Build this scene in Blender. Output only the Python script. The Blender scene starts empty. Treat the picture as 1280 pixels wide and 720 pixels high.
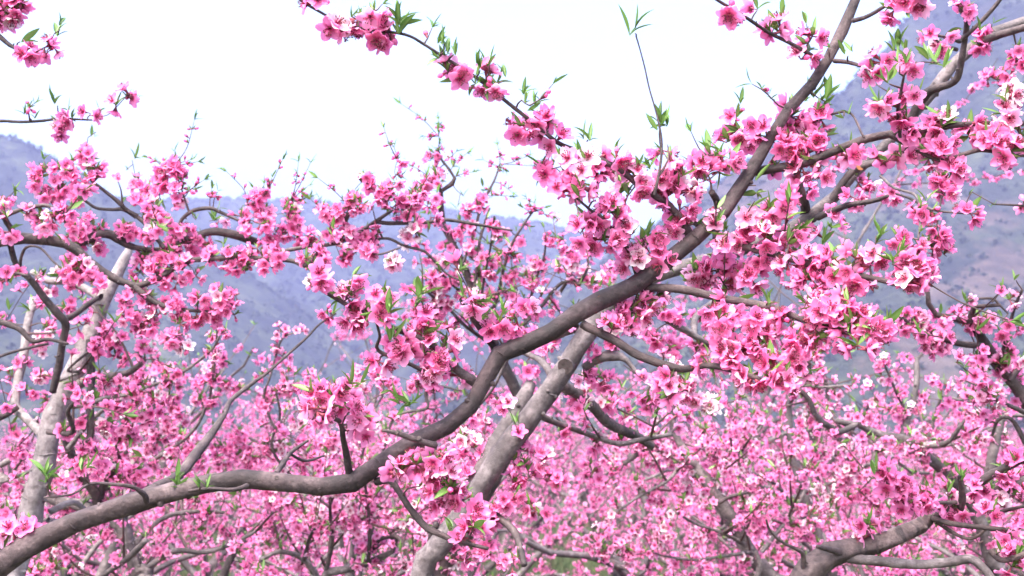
import bpy, math, random
import numpy as np
from mathutils import Vector, Matrix, noise

R = math.radians
rng = np.random.default_rng(7)
random.seed(7)
scene = bpy.context.scene
COL = scene.collection

# ------------------------------------------------------------------ camera
PITCH = 8.0
FPX = 640 / math.tan(R(25))            # focal length in photo pixels (1280 wide, 50 degrees across)
CAMZ = 1.6
cd = bpy.data.cameras.new('camera'); cam = bpy.data.objects.new('camera', cd); COL.objects.link(cam)
cam.location = (0, 0, CAMZ); cam.rotation_euler = (R(90 + PITCH), 0, 0)
cd.sensor_width = 36; cd.angle = R(50); cd.clip_start = 0.02; cd.clip_end = 5000
cd.dof.use_dof = True; cd.dof.focus_distance = 1.6; cd.dof.aperture_fstop = 8.5
scene.camera = cam
# ------------------------------------------------------------------ sky and sun (bright overcast)
w = bpy.data.worlds.new('World'); scene.world = w; w.use_nodes = True
nt = w.node_tree
sky = nt.nodes.new('ShaderNodeTexSky'); sky.sky_type = 'NISHITA'; sky.sun_disc = False
SUN_EL, SUN_ROT = R(58), R(-150)
sky.sun_elevation = SUN_EL; sky.sun_rotation = SUN_ROT
sky.air_density = 1.0; sky.dust_density = 6.0; sky.ozone_density = 1.5
bg = nt.nodes['Background']; bg.inputs[1].default_value = 0.15
nt.links.new(sky.outputs[0], bg.inputs[0])
sl = bpy.data.lights.new('sun', 'SUN'); sl.energy = 1.1; sl.angle = R(20); sl.color = (1, 0.96, 0.92)
so = bpy.data.objects.new('sun', sl); COL.objects.link(so)
sdir = Vector((math.sin(SUN_ROT) * math.cos(SUN_EL), math.cos(SUN_ROT) * math.cos(SUN_EL), math.sin(SUN_EL)))
so.rotation_euler = sdir.to_track_quat('Z', 'Y').to_euler()
vs = scene.view_settings
vs.view_transform = 'Standard'; vs.look = 'None'; vs.gamma = 1; vs.use_curve_mapping = False
vs.exposure = 2.62
scene.cycles.max_bounces = 8; scene.cycles.transmission_bounces = 4; scene.cycles.volume_bounces = 1

# ------------------------------------------------------------------ helpers
CP, SP = math.cos(R(PITCH)), math.sin(R(PITCH))
def at(x, y, d):
    """photo pixel + depth in metres -> a point in the orchard"""
    u = (x - 640) / FPX * d; v = (360 - y) / FPX * d
    return np.array([u, d * CP - v * SP, CAMZ + d * SP + v * CP])

def nrm(v):
    return v / (np.linalg.norm(v, axis=-1, keepdims=True) + 1e-12)

def setp(o, label=None, cat=None, group=None, kind=None):
    if label: o['label'] = label
    if cat: o['category'] = cat
    if group: o['group'] = group
    if kind: o['kind'] = kind
    return o

def mesh_np(name, V, Q, mats, T=None, mi=None, col=None, uv=None, smooth=True):
    """V (n,3); Q (m,4) quads; T (k,3) tris; mi material index per face (quads then tris)"""
    me = bpy.data.meshes.new(name)
    V = np.asarray(V, dtype=np.float32)
    Q = np.zeros((0, 4), int) if Q is None else np.asarray(Q, int).reshape(-1, 4)
    T = np.zeros((0, 3), int) if T is None else np.asarray(T, int).reshape(-1, 3)
    me.vertices.add(len(V)); me.vertices.foreach_set('co', V.ravel())
    li = np.concatenate([Q.ravel(), T.ravel()]).astype(np.int32)
    me.loops.add(len(li)); me.loops.foreach_set('vertex_index', li)
    ls = np.concatenate([np.arange(len(Q)) * 4, len(Q) * 4 + np.arange(len(T)) * 3]).astype(np.int32)
    me.polygons.add(len(ls)); me.polygons.foreach_set('loop_start', ls)
    if mi is not None: me.polygons.foreach_set('material_index', np.asarray(mi, np.int32))
    me.polygons.foreach_set('use_smooth', np.full(len(ls), smooth))
    for m in mats: me.materials.append(m)
    if col is not None:
        a = me.color_attributes.new('tint', 'FLOAT_COLOR', 'POINT')
        c = np.ones((len(V), 4), np.float32); c[:, :3] = col
        a.data.foreach_set('color', c.ravel())
    if uv is not None:
        u = me.uv_layers.new(name='UVMap')
        u.data.foreach_set('uv', np.asarray(uv, np.float32)[li].ravel())
    me.update(calc_edges=True); me.validate()
    return me

def link(name, me, parent=None, loc=None):
    o = bpy.data.objects.new(name, me); COL.objects.link(o)
    if parent: o.parent = parent
    if loc is not None: o.location = loc
    return o

# ------------------------------------------------------------------ materials
def mat(name):
    m = bpy.data.materials.new(name); m.use_nodes = True
    n = m.node_tree.nodes; l = m.node_tree.links
    return m, n, l, n['Principled BSDF']

def ramp(n, stops):
    r = n.new('ShaderNodeValToRGB'); cr = r.color_ramp
    while len(cr.elements) < len(stops): cr.elements.new(0.5)
    for e, (p, c) in zip(cr.elements, stops): e.position = p; e.color = (*c, 1)
    return r

def bark_mat(name, dark, mid, light, lent=0.5, rough_bump=0.5):
    m, n, l, p = mat(name)
    tc = n.new('ShaderNodeTexCoord')
    n1 = n.new('ShaderNodeTexNoise'); n1.inputs['Scale'].default_value = 22; n1.inputs['Detail'].default_value = 6; n1.inputs['Roughness'].default_value = 0.65
    l.new(tc.outputs['Object'], n1.inputs['Vector'])
    r1 = ramp(n, [(0.3, dark), (0.52, mid), (0.72, light)]); l.new(n1.outputs[0], r1.inputs[0])
    mp = n.new('ShaderNodeMapping'); l.new(tc.outputs['UV'], mp.inputs[0])
    n2 = n.new('ShaderNodeTexNoise'); n2.inputs['Scale'].default_value = 1.0; n2.inputs['Detail'].default_value = 3; l.new(mp.outputs[0], n2.inputs['Vector'])
    r2 = ramp(n, [(0.56, (0, 0, 0)), (0.64, (1, 1, 1))]); l.new(n2.outputs[0], r2.inputs[0])
    mx = n.new('ShaderNodeMix'); mx.data_type = 'RGBA'; mx.inputs[7].default_value = (*([min(1, c * 1.35 + 0.02) for c in light] if lent > 0 else [c * .6 for c in dark]), 1)
    if lent < 0: mp_scale = (1.8, 55, 1); lent = -lent
    else: mp_scale = (7, 70, 1)
    mp.inputs['Scale'].default_value = mp_scale
    ml = n.new('ShaderNodeMath'); ml.operation = 'MULTIPLY'; ml.inputs[1].default_value = lent; l.new(r2.outputs[0], ml.inputs[0])
    l.new(ml.outputs[0], mx.inputs[0]); l.new(r1.outputs[0], mx.inputs[6])
    # large dark stains
    n3 = n.new('ShaderNodeTexNoise'); n3.inputs['Scale'].default_value = 9; n3.inputs['Detail'].default_value = 8; l.new(tc.outputs['Object'], n3.inputs['Vector'])
    r3 = ramp(n, [(0.36, (0.35, 0.32, 0.32)), (0.5, (1, 1, 1))]); l.new(n3.outputs[0], r3.inputs[0])
    m2 = n.new('ShaderNodeMix'); m2.data_type = 'RGBA'; m2.blend_type = 'MULTIPLY'; m2.inputs[0].default_value = 0.8
    l.new(mx.outputs[2], m2.inputs[6]); l.new(r3.outputs[0], m2.inputs[7])
    l.new(m2.outputs[2], p.inputs['Base Color'])
    p.inputs['Roughness'].default_value = 0.72
    b = n.new('ShaderNodeBump'); b.inputs['Strength'].default_value = rough_bump; b.inputs['Distance'].default_value = 0.004
    n5 = n.new('ShaderNodeTexNoise'); n5.inputs['Scale'].default_value = 95; n5.inputs['Detail'].default_value = 8; n5.inputs['Roughness'].default_value = .7; l.new(tc.outputs['Object'], n5.inputs['Vector'])
    m5 = n.new('ShaderNodeMath'); m5.operation = 'MULTIPLY_ADD'; m5.inputs[1].default_value = 0.9; l.new(n5.outputs[0], m5.inputs[0]); l.new(n1.outputs[0], m5.inputs[2])
    m6 = n.new('ShaderNodeMath'); m6.operation = 'MULTIPLY'; m6.inputs[1].default_value = 0.25; l.new(n2.outputs[0], m6.inputs[0])
    r6 = ramp(n, [(0.33, (0.55, 0.5, 0.5)), (0.5, (1, 1, 1)), (0.68, (1.35, 1.35, 1.35))]); l.new(n5.outputs[0], r6.inputs[0])
    m7 = n.new('ShaderNodeMix'); m7.data_type = 'RGBA'; m7.blend_type = 'MULTIPLY'; m7.inputs[0].default_value = 1; l.new(m2.outputs[2], m7.inputs[6]); l.new(r6.outputs[0], m7.inputs[7]); l.new(m7.outputs[2], p.inputs['Base Color'])
    ad = n.new('ShaderNodeMath'); l.new(m5.outputs[0], ad.inputs[0]); l.new(m6.outputs[0], ad.inputs[1])
    l.new(ad.outputs[0], b.inputs['Height']); l.new(b.outputs[0], p.inputs['Normal'])
    return m

BARK_FRONT = bark_mat('bark_brown', (0.018, 0.011, 0.013), (0.052, 0.033, 0.036), (0.13, 0.092, 0.096), 0.2, 0.9)
BARK_ROUGH = bark_mat('bark_rough_banded', (0.03, 0.02, 0.022), (0.09, 0.062, 0.06), (0.19, 0.14, 0.135), -0.75, 1.0)
BARK_PALE = bark_mat('bark_pale_grey', (0.04, 0.031, 0.034), (0.095, 0.077, 0.081), (0.19, 0.16, 0.166), 0.12, 0.8)
BARK_LIGHT = bark_mat('bark_light_grey', (0.09, 0.075, 0.078), (0.2, 0.172, 0.178), (0.33, 0.29, 0.295), 0.12, 0.8)
BARK_DARK = bark_mat('bark_dark', (0.022, 0.015, 0.017), (0.055, 0.038, 0.04), (0.11, 0.08, 0.08), 0.4, 0.7)
BARK_MID = bark_mat('bark_mid_grey', (0.05, 0.04, 0.042), (0.11, 0.088, 0.09), (0.21, 0.175, 0.175), 0.4, 0.7)
m, n, l, p = mat('bark_twig')
nz = n.new('ShaderNodeTexNoise'); nz.inputs['Scale'].default_value = 60
r_ = ramp(n, [(0.35, (0.035, 0.018, 0.02)), (0.65, (0.1, 0.055, 0.05))]); l.new(nz.outputs[0], r_.inputs[0]); l.new(r_.outputs[0], p.inputs['Base Color'])
p.inputs['Roughness'].default_value = 0.6
TWIG = m
m, n, l, p = mat('wood_cut')
nz = n.new('ShaderNodeTexNoise'); nz.inputs['Scale'].default_value = 90
r_ = ramp(n, [(0.35, (0.12, 0.035, 0.015)), (0.65, (0.27, 0.1, 0.04))]); l.new(nz.outputs[0], r_.inputs[0]); l.new(r_.outputs[0], p.inputs['Base Color'])
p.inputs['Roughness'].default_value = 0.9
CUT = m
OLD = bark_mat('old_scar', (0.02, 0.014, 0.014), (0.045, 0.03, 0.03), (0.09, 0.065, 0.06), 0.1, 1.0)

def petal_mat():
    m, n, l, p = mat('petal')
    a = n.new('ShaderNodeAttribute'); a.attribute_name = 'tint'
    s = n.new('ShaderNodeSeparateColor'); l.new(a.outputs['Color'], s.inputs[0])
    deep = ramp(n, [(0.0, (0.42, 0.015, 0.1)), (0.16, (0.7, 0.09, 0.3)), (0.34, (0.89, 0.23, 0.51)), (1.0, (0.92, 0.29, 0.58))])
    soft = ramp(n, [(0.0, (0.48, 0.03, 0.13)), (0.16, (0.76, 0.16, 0.4)), (0.34, (0.91, 0.34, 0.62)), (1.0, (0.93, 0.41, 0.69))])
    white = ramp(n, [(0.0, (0.7, 0.08, 0.25)), (0.2, (0.92, 0.6, 0.7)), (0.5, (0.95, 0.82, 0.87)), (1.0, (0.96, 0.89, 0.92))])
    for r in (deep, soft, white): l.new(s.outputs[0], r.inputs[0])
    x = n.new('ShaderNodeMix'); x.data_type = 'RGBA'; l.new(s.outputs[1], x.inputs[0]); l.new(deep.outputs[0], x.inputs[6]); l.new(soft.outputs[0], x.inputs[7])
    y = n.new('ShaderNodeMix'); y.data_type = 'RGBA'; l.new(s.outputs[2], y.inputs[0]); l.new(x.outputs[2], y.inputs[6]); l.new(white.outputs[0], y.inputs[7])
    l.new(y.outputs[2], p.inputs['Base Color']); p.inputs['Roughness'].default_value = 0.6
    p.inputs['Specular IOR Level'].default_value = 0.1
    tr = n.new('ShaderNodeBsdfTranslucent'); l.new(y.outputs[2], tr.inputs[0])
    mx = n.new('ShaderNodeMixShader'); mx.inputs[0].default_value = 0.5
    l.new(p.outputs[0], mx.inputs[1]); l.new(tr.outputs[0], mx.inputs[2]); l.new(mx.outputs[0], n['Material Output'].inputs[0])
    return m
PETAL = petal_mat()

def leaf_mat():
    m, n, l, p = mat('young_leaf')
    a = n.new('ShaderNodeAttribute'); a.attribute_name = 'tint'
    s = n.new('ShaderNodeSeparateColor'); l.new(a.outputs['Color'], s.inputs[0])
    r = ramp(n, [(0.0, (0.028, 0.08, 0.014)), (0.5, (0.055, 0.155, 0.02)), (1.0, (0.115, 0.25, 0.03))]); l.new(s.outputs[1], r.inputs[0])
    x = n.new('ShaderNodeMix'); x.data_type = 'RGBA'; l.new(s.outputs[0], x.inputs[0]); x.inputs[6].default_value = (0.16, 0.26, 0.07, 1)
    l.new(r.outputs[0], x.inputs[7]); l.new(x.outputs[2], p.inputs['Base Color']); p.inputs['Roughness'].default_value = 0.45
    tr = n.new('ShaderNodeBsdfTranslucent'); l.new(x.outputs[2], tr.inputs[0])
    mx = n.new('ShaderNodeMixShader'); mx.inputs[0].default_value = 0.3
    l.new(p.outputs[0], mx.inputs[1]); l.new(tr.outputs[0], mx.inputs[2]); l.new(mx.outputs[0], n['Material Output'].inputs[0])
    return m
LEAF = leaf_mat()
def plain(name, c, rough=0.6):
    m, n, l, p = mat(name)
    nz = n.new('ShaderNodeTexNoise'); nz.inputs['Scale'].default_value = 300
    r = ramp(n, [(0.3, tuple(x * 0.7 for x in c)), (0.7, tuple(min(1, x * 1.25) for x in c))]); l.new(nz.outputs[0], r.inputs[0])
    l.new(r.outputs[0], p.inputs['Base Color']); p.inputs['Roughness'].default_value = rough
    return m
CALYX = plain('calyx', (0.2, 0.025, 0.05)); STAMEN = plain('stamen', (0.45, 0.03, 0.13)); ANTHER = plain('anther', (0.12, 0.02, 0.02))

# ------------------------------------------------------------------ blossom, bud and leaf templates
D = 0.0335   # blossom diameter
class Tpl: pass

def petal_grid(nu, nv, length, width, cup, seed, r0=0.08):
    """petal in local space: root at origin, grows along +X, Z up (facing side)"""
    rr = random.Random(seed); V = []; rad = []
    wv = rr.uniform(0, 6.28); tw = rr.uniform(-0.25, 0.25)
    for i in range(nu + 1):
        t = i / nu
        wd = width * (0.16 + 0.84 * math.sin(math.pi * min(1, (t ** 0.8) * 0.93)) ** 0.8) if i < nu else width * 0.34
        for j in range(nv + 1):
            s = (j / nv - 0.5) * 2
            x = length * (r0 + (1 - r0) * t) * (1 - 0.10 * s * s * t)
            if i == nu and nv >= 2 and j == nv // 2: x -= length * 0.05
            y = wd * 0.5 * s
            z = cup * length * (t ** 1.6) + 0.16 * width * s * s * (0.4 + t) + 0.06 * length * math.sin(wv + 3.5 * s + 4 * t) * t
            z += tw * y
            V.append((x, y, z)); rad.append(t)
    Q = []
    for i in range(nu):
        for j in range(nv):
            a = i * (nv + 1) + j
            Q.append((a, a + nv + 1, a + nv + 2, a + 1))
    return np.array(V), np.array(Q), np.array(rad)

def tube_np(P, rad, sides):
    P = np.asarray(P, float); n = len(P)
    T = nrm(np.gradient(P, axis=0))
    up = np.array([0.0, 0, 1]) if abs(T[0][2]) < 0.9 else np.array([1.0, 0, 0])
    a = nrm(np.cross(T[0], up)); A = [a]
    for i in range(1, n):
        a = A[-1] - T[i] * np.dot(A[-1], T[i]); A.append(nrm(a))
    A = np.array(A); B = np.cross(T, A)
    th = np.arange(sides) / sides * 2 * np.pi
    rad = np.asarray(rad, float)
    if rad.ndim == 1: rad = rad[:, None] * np.ones(sides)
    V = P[:, None, :] + rad[:, :, None] * (np.cos(th)[None, :, None] * A[:, None, :] + np.sin(th)[None, :, None] * B[:, None, :])
    V = V.reshape(-1, 3); Q = []
    i = np.arange(n - 1)[:, None] * sides; j = np.arange(sides)[None, :]; j2 = (j + 1) % sides
    Q = np.stack([i + j, i + j2, i + sides + j2, i + sides + j], -1).reshape(-1, 4)
    return V, Q

def make_blossom(seed, lod, openness, hue, white):
    rr = random.Random(seed)
    V, Q, C, MI, off = [], [], [], [], 0
    def add(v, q, c, mi):
        nonlocal off
        V.append(v); Q.append(np.asarray(q) + off); C.append(np.broadcast_to(c, (len(v), 3)) if np.ndim(c) < 2 else c)
        MI.extend([mi] * len(q)); off += len(v)
    L = D * 0.5 / math.sqrt(1 + max(0, openness - .3) ** 2 * 1.3)
    for k in range(5):
        nu, nv = {0: (5, 4), 1: (3, 2), 2: (1, 1)}[lod]
        cup = openness + rr.uniform(-0.14, 0.14)
        v, q, rad = petal_grid(nu, nv, L * rr.uniform(0.92, 1.06), L * rr.uniform(0.70, 0.86), cup, rr.random())
        if lod == 2:
            h = L * 0.36
            v = np.array([(L * 0.05, 0, 0), (L * .6, -h, cup * L * .5), (L, 0, cup * L), (L * .6, h, cup * L * .5)]); q = [(0, 1, 2, 3)]; rad = np.array([0.05, .6, 1, .6])
        an = k / 5 * 2 * math.pi + rr.uniform(-0.1, 0.1)
        c_, s_ = math.cos(an), math.sin(an)
        v = v @ np.array([[c_, s_, 0], [-s_, c_, 0], [0, 0, 1]])
        v[:, 2] += 0.0006 * (k % 2)
        g = min(1, max(0, hue + rr.uniform(-0.12, 0.12)))
        add(v, q, np.stack([rad, np.full(len(rad), g), np.full(len(rad), white)], 1), 0)
    petals_end = len(MI)
    # calyx cup and pedicel
    sd = {0: 7, 1: 5, 2: 3}[lod]
    P = np.array([(0, 0, -0.013), (0, 0, -0.0075), (0, 0, -0.004), (0, 0, 0.0004)])
    v, q = tube_np(P, [0.0008, 0.0011, 0.0022, 0.0026], sd)
    if lod == 2: v, q = tube_np(P[[0, 3]], [0.0009, 0.0022], 3)
    add(v, q, np.array([0, 0, 0.0]), 1)
    if lod < 2:
        for k in range(5):       # sepals between the petals
            an = (k + 0.5) / 5 * 2 * math.pi; e = np.array([math.cos(an), math.sin(an), 0]); f = np.array([-e[1], e[0], 0])
            v = np.array([e * 0.0018 - f * 0.0016, e * 0.0018 + f * 0.0016, e * 0.0065 + f * 0.0006, e * 0.0065 - f * 0.0006]) + np.array([0, 0, -0.0012])
            add(v, [(0, 1, 2, 3)], np.array([0, 0, 0.0]), 1)
    body = (np.concatenate(V), np.concatenate(Q), np.concatenate(C), np.array(MI))
    V, Q, C, MI, off = [], [], [], [], 0
    ns = {0: 18, 1: 8, 2: 0}[lod]
    for k in range(ns):
        an = rr.uniform(0, 6.28); sp = rr.uniform(0.1, 0.75); ln = L * rr.uniform(0.42, 0.72)
        e = np.array([math.cos(an) * sp, math.sin(an) * sp, 1.0]); e /= np.linalg.norm(e)
        b0 = np.array([math.cos(an), math.sin(an), 0]) * 0.0012
        tip = b0 + e * ln
        v, q = tube_np([b0, b0 + e * ln * 0.5 + np.array([0, 0, .0004]), tip], [0.0004, 0.00035, 0.0003], 3)
        add(v, q, np.array([0, 0, 0.0]), 2)
        v, q = tube_np([tip - e * 0.0008, tip, tip + e * 0.0009], [0.0004, 0.0010, 0.0004], 4)
        add(v, q, np.array([0, 0, 0.0]), 3)
    if lod == 2 or lod == 1:   # dark heart, one small disc of filaments
        h = L * 0.15; z = 0.0016 if lod == 1 else 0.002
        add(np.array([(-h, -h * .6, z), (h * .7, -h, z), (h, h * .7, z), (-h * .6, h, z)]), [(0, 1, 2, 3)], np.array([0, 0, 0.0]), 2)
    st = (np.concatenate(V), np.concatenate(Q), np.concatenate(C), np.array(MI)) if V else None
    return body, st

BLOSSOM = {0: [], 1: [], 2: []}
spec = [(0.22, .12, 0), (0.3, .25, 0), (0.12, .4, 0), (0.45, .0, 0), (0.35, .55, 0), (1.35, .1, 0), (0.18, .3, 0), (0.85, .35, 0), (0.28, .8, .1), (0.25, .9, .35), (0.2, .9, .85), (0.35, .9, 1.0)]
for lod in (0, 1, 2):
    for i, (op, hu, wh) in enumerate(spec):
        BLOSSOM[lod].append(make_blossom(100 + i, lod, op, hu, wh))
def merge(a, b):
    if b is None: return a
    return (np.concatenate([a[0], b[0]]), np.concatenate([a[1], b[1] + len(a[0])]), np.concatenate([a[2], b[2]]), np.concatenate([a[3], b[3]]))
BL_FULL = {k: [merge(*t) for t in v] for k, v in BLOSSOM.items()}
BMATS = [PETAL, CALYX, STAMEN, ANTHER]
BL_MESH = [(mesh_np('blossom', b[0], b[1], BMATS, mi=b[3], col=b[2]), mesh_np('stamens', s[0], s[1], BMATS, mi=s[3], col=s[2])) for b, s in BLOSSOM[0]]

# bud: small egg of folded petals on a calyx
def make_bud(seed):
    P = np.array([(0, 0, -0.010), (0, 0, -0.004), (0, 0, 0), (0, 0, 0.003), (0, 0, 0.006), (0, 0, 0.0085)])
    v, q = tube_np(P, [0.0008, 0.0018, 0.0032, 0.0040, 0.0030, 0.0004], 7)
    mi = np.array([1] * 14 + [0] * 21)
    c = np.tile([0.5, 0.05, 0.0], (len(v), 1)); return v, q, c, mi
BUD = make_bud(1)
BUD_MESH = mesh_np('bud', BUD[0], BUD[1], BMATS, mi=BUD[3], col=BUD[2])

# leaf: lanceolate, folded along the midrib, arching
def leaf_one(length, width, bend, fold, g, ser=True, nu=6):
    V, C = [], []
    for i in range(nu + 1):
        t = i / nu; wd = width * 0.5 * max(0.04, math.sin(math.pi * t ** 0.85)) ** 0.8
        if t > .97: wd = 0.0003
        x = length * t; z = length * (0.35 * t - bend * t * t)
        for s in (-1, 0, 1):
            V.append((x, s * wd * math.cos(fold), z + abs(s) * wd * math.sin(fold))); C.append((1 if s else 0.0, g, 0))
    Q = []
    for i in range(nu):
        for j in range(2):
            a = i * 3 + j; Q.append((a, a + 3, a + 4, a + 1))
    return np.array(V), np.array(Q), np.array(C)
def make_tuft(seed, nl, lod=0):
    rr = random.Random(seed); V, Q, C = [], [], []; off = 0
    for k in range(nl):
        ln = rr.uniform(0.013, 0.034); wd = ln * rr.uniform(0.22, 0.32)
        v, q, c = leaf_one(ln, wd, rr.uniform(-0.1, 0.5), rr.uniform(0.3, 0.9), rr.uniform(0.2, 1), nu=6 if lod == 0 else 2)
        an = rr.uniform(0, 6.28) if k else 0; el = rr.uniform(0.35, 1.25)
        v = np.array([Matrix.Rotation(an, 3, 'Z') @ Matrix.Rotation(-el, 3, 'Y') @ Vector(p) for p in v])
        V.append(v); Q.append(q + off); C.append(c); off += len(v)
    return np.concatenate(V), np.concatenate(Q), np.concatenate(C), np.zeros(sum(len(q) for q in Q), int)
TUFT = {0: [make_tuft(i, nl) for i, nl in enumerate([2, 3, 3, 4, 5, 6, 4, 3])], 1: [make_tuft(i, nl, 1) for i, nl in enumerate([2, 3, 3, 4, 5, 4])]}
TUFT_MESH = [mesh_np('leaf_tuft', t[0], t[1], [LEAF], mi=t[3], col=t[2]) for t in TUFT[0]]

def frames(N, spin):
    """rotation matrices (rows = local axes) with local Z along N"""
    N = nrm(N); up = np.where(np.abs(N[:, 2:3]) < 0.9, np.array([[0, 0, 1.0]]), np.array([[1.0, 0, 0]]))
    a = nrm(np.cross(up, N)); b = np.cross(N, a)
    c, s = np.cos(spin)[:, None], np.sin(spin)[:, None]
    return np.stack([a * c + b * s, -a * s + b * c, N], 1)

def scatter_mesh(name, tpls, P, N, S, K, mats):
    """merge many copies of small templates into one mesh"""
    P, N, S, K = map(np.asarray, (P, N, S, K))
    F = frames(N, rng.uniform(0, 6.28, len(P)))
    Vs, Qs, Cs, Ms = [], [], [], []; off = 0
    for k, t in enumerate(tpls):
        idx = np.where(K == k)[0]
        if len(idx) == 0: continue
        v = np.einsum('vi,nij->nvj', t[0], F[idx]) * S[idx][:, None, None] + P[idx][:, None, :]
        nv = len(t[0])
        q = t[1][None] + (off + np.arange(len(idx)) * nv)[:, None, None]
        Vs.append(v.reshape(-1, 3)); Qs.append(q.reshape(-1, 4))
        c = np.repeat(t[2][None], len(idx), 0).copy()
        c[:, :, 1] = np.clip(c[:, :, 1] + rng.uniform(-.15, .15, (len(idx), 1)), 0, 1)
        Cs.append(c.reshape(-1, 3)); Ms.append(np.tile(t[3], len(idx))); off += nv * len(idx)
    return mesh_np(name, np.concatenate(Vs), np.concatenate(Qs), mats, mi=np.concatenate(Ms), col=np.concatenate(Cs))

# ------------------------------------------------------------------ branch tubes
def smooth_path(P, step):
    P = np.asarray(P, float)
    if len(P) == 2: P = np.vstack([P[0], (P[0] + P[1]) / 2, P[1]])
    E = np.vstack([2 * P[0] - P[1], P, 2 * P[-1] - P[-2]]); out = []
    for i in range(1, len(E) - 2):
        ln = np.linalg.norm(E[i + 1][:3] - E[i][:3]); k = max(1, int(ln / step))
        for j in range(k):
            t = j / k
            out.append(0.5 * ((2 * E[i]) + (-E[i - 1] + E[i + 1]) * t + (2 * E[i - 1] - 5 * E[i] + 4 * E[i + 1] - E[i + 2]) * t * t + (-E[i - 1] + 3 * E[i] - 3 * E[i + 1] + E[i + 2]) * t ** 3))
    out.append(P[-1]); return np.array(out)

class Tubes:
    def __init__(s): s.V, s.Q, s.UV, s.MI, s.off = [], [], [], [], 0
    def add(s, P, r, sides=8, bump=0.0, mi=0, cap=True):
        P = np.asarray(P, float); r = np.asarray(r, float)
        if bump > 0:
            seed = random.random() * 50
            rr = np.empty((len(P), sides)); acc = 0
            for i in range(len(P)):
                if i: acc += np.linalg.norm(P[i] - P[i - 1])
                ring = noise.noise(Vector((seed, 0, acc / max(r[i], 1e-4) * 0.45)))
                for j in range(sides):
                    th = j / sides * 6.2832
                    q = Vector((math.cos(th) * 1.2 + seed, math.sin(th) * 1.2, acc / max(r[i], 1e-4) * 0.5))
                    q2 = Vector((math.cos(th) * 2.6, math.sin(th) * 2.6 + seed, acc / max(r[i], 1e-4) * 2.2))
                    rr[i, j] = r[i] * (1 + bump * (noise.noise(q) + 0.6 * ring + 0.45 * noise.noise(q2)))
            V, Q = tube_np(P, rr, sides)
        else: V, Q = tube_np(P, r, sides)
        n = len(P); ln = np.concatenate([[0], np.cumsum(np.linalg.norm(np.diff(P, axis=0), axis=1))])
        uv = np.stack(np.broadcast_arrays(np.arange(sides)[None, :] / sides + random.random(), ln[:, None]), -1).reshape(-1, 2)
        s.V.append(V); s.Q.append(Q + s.off); s.UV.append(uv); s.MI += [mi] * len(Q); s.off += len(V)
        if cap:   # rounded end
            T = nrm(P[-1] - P[-2]); c = V[-sides:]; ctr = P[-1] + T * r[-1] * 0.45
            mid = ctr - T * r[-1] * 0.15 + (c - P[-1]) * 0.55
            tip = ctr + (c - P[-1]) * 0.05
            s.V.append(np.concatenate([mid, tip])); s.UV.append(np.tile(uv[-sides:], (2, 1)))
            b = s.off - sides; j = np.arange(sides); j2 = (j + 1) % sides
            q1 = np.stack([b + j, b + j2, s.off + j2, s.off + j], 1); q2 = np.stack([s.off + j, s.off + j2, s.off + sides + j2, s.off + sides + j], 1)
            s.Q.append(np.concatenate([q1, q2])); s.MI += [mi] * (2 * sides); s.off += 2 * sides
    def mesh(s, name, mats):
        return mesh_np(name, np.concatenate(s.V), np.concatenate(s.Q), mats, mi=s.MI, uv=np.concatenate(s.UV))

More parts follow.
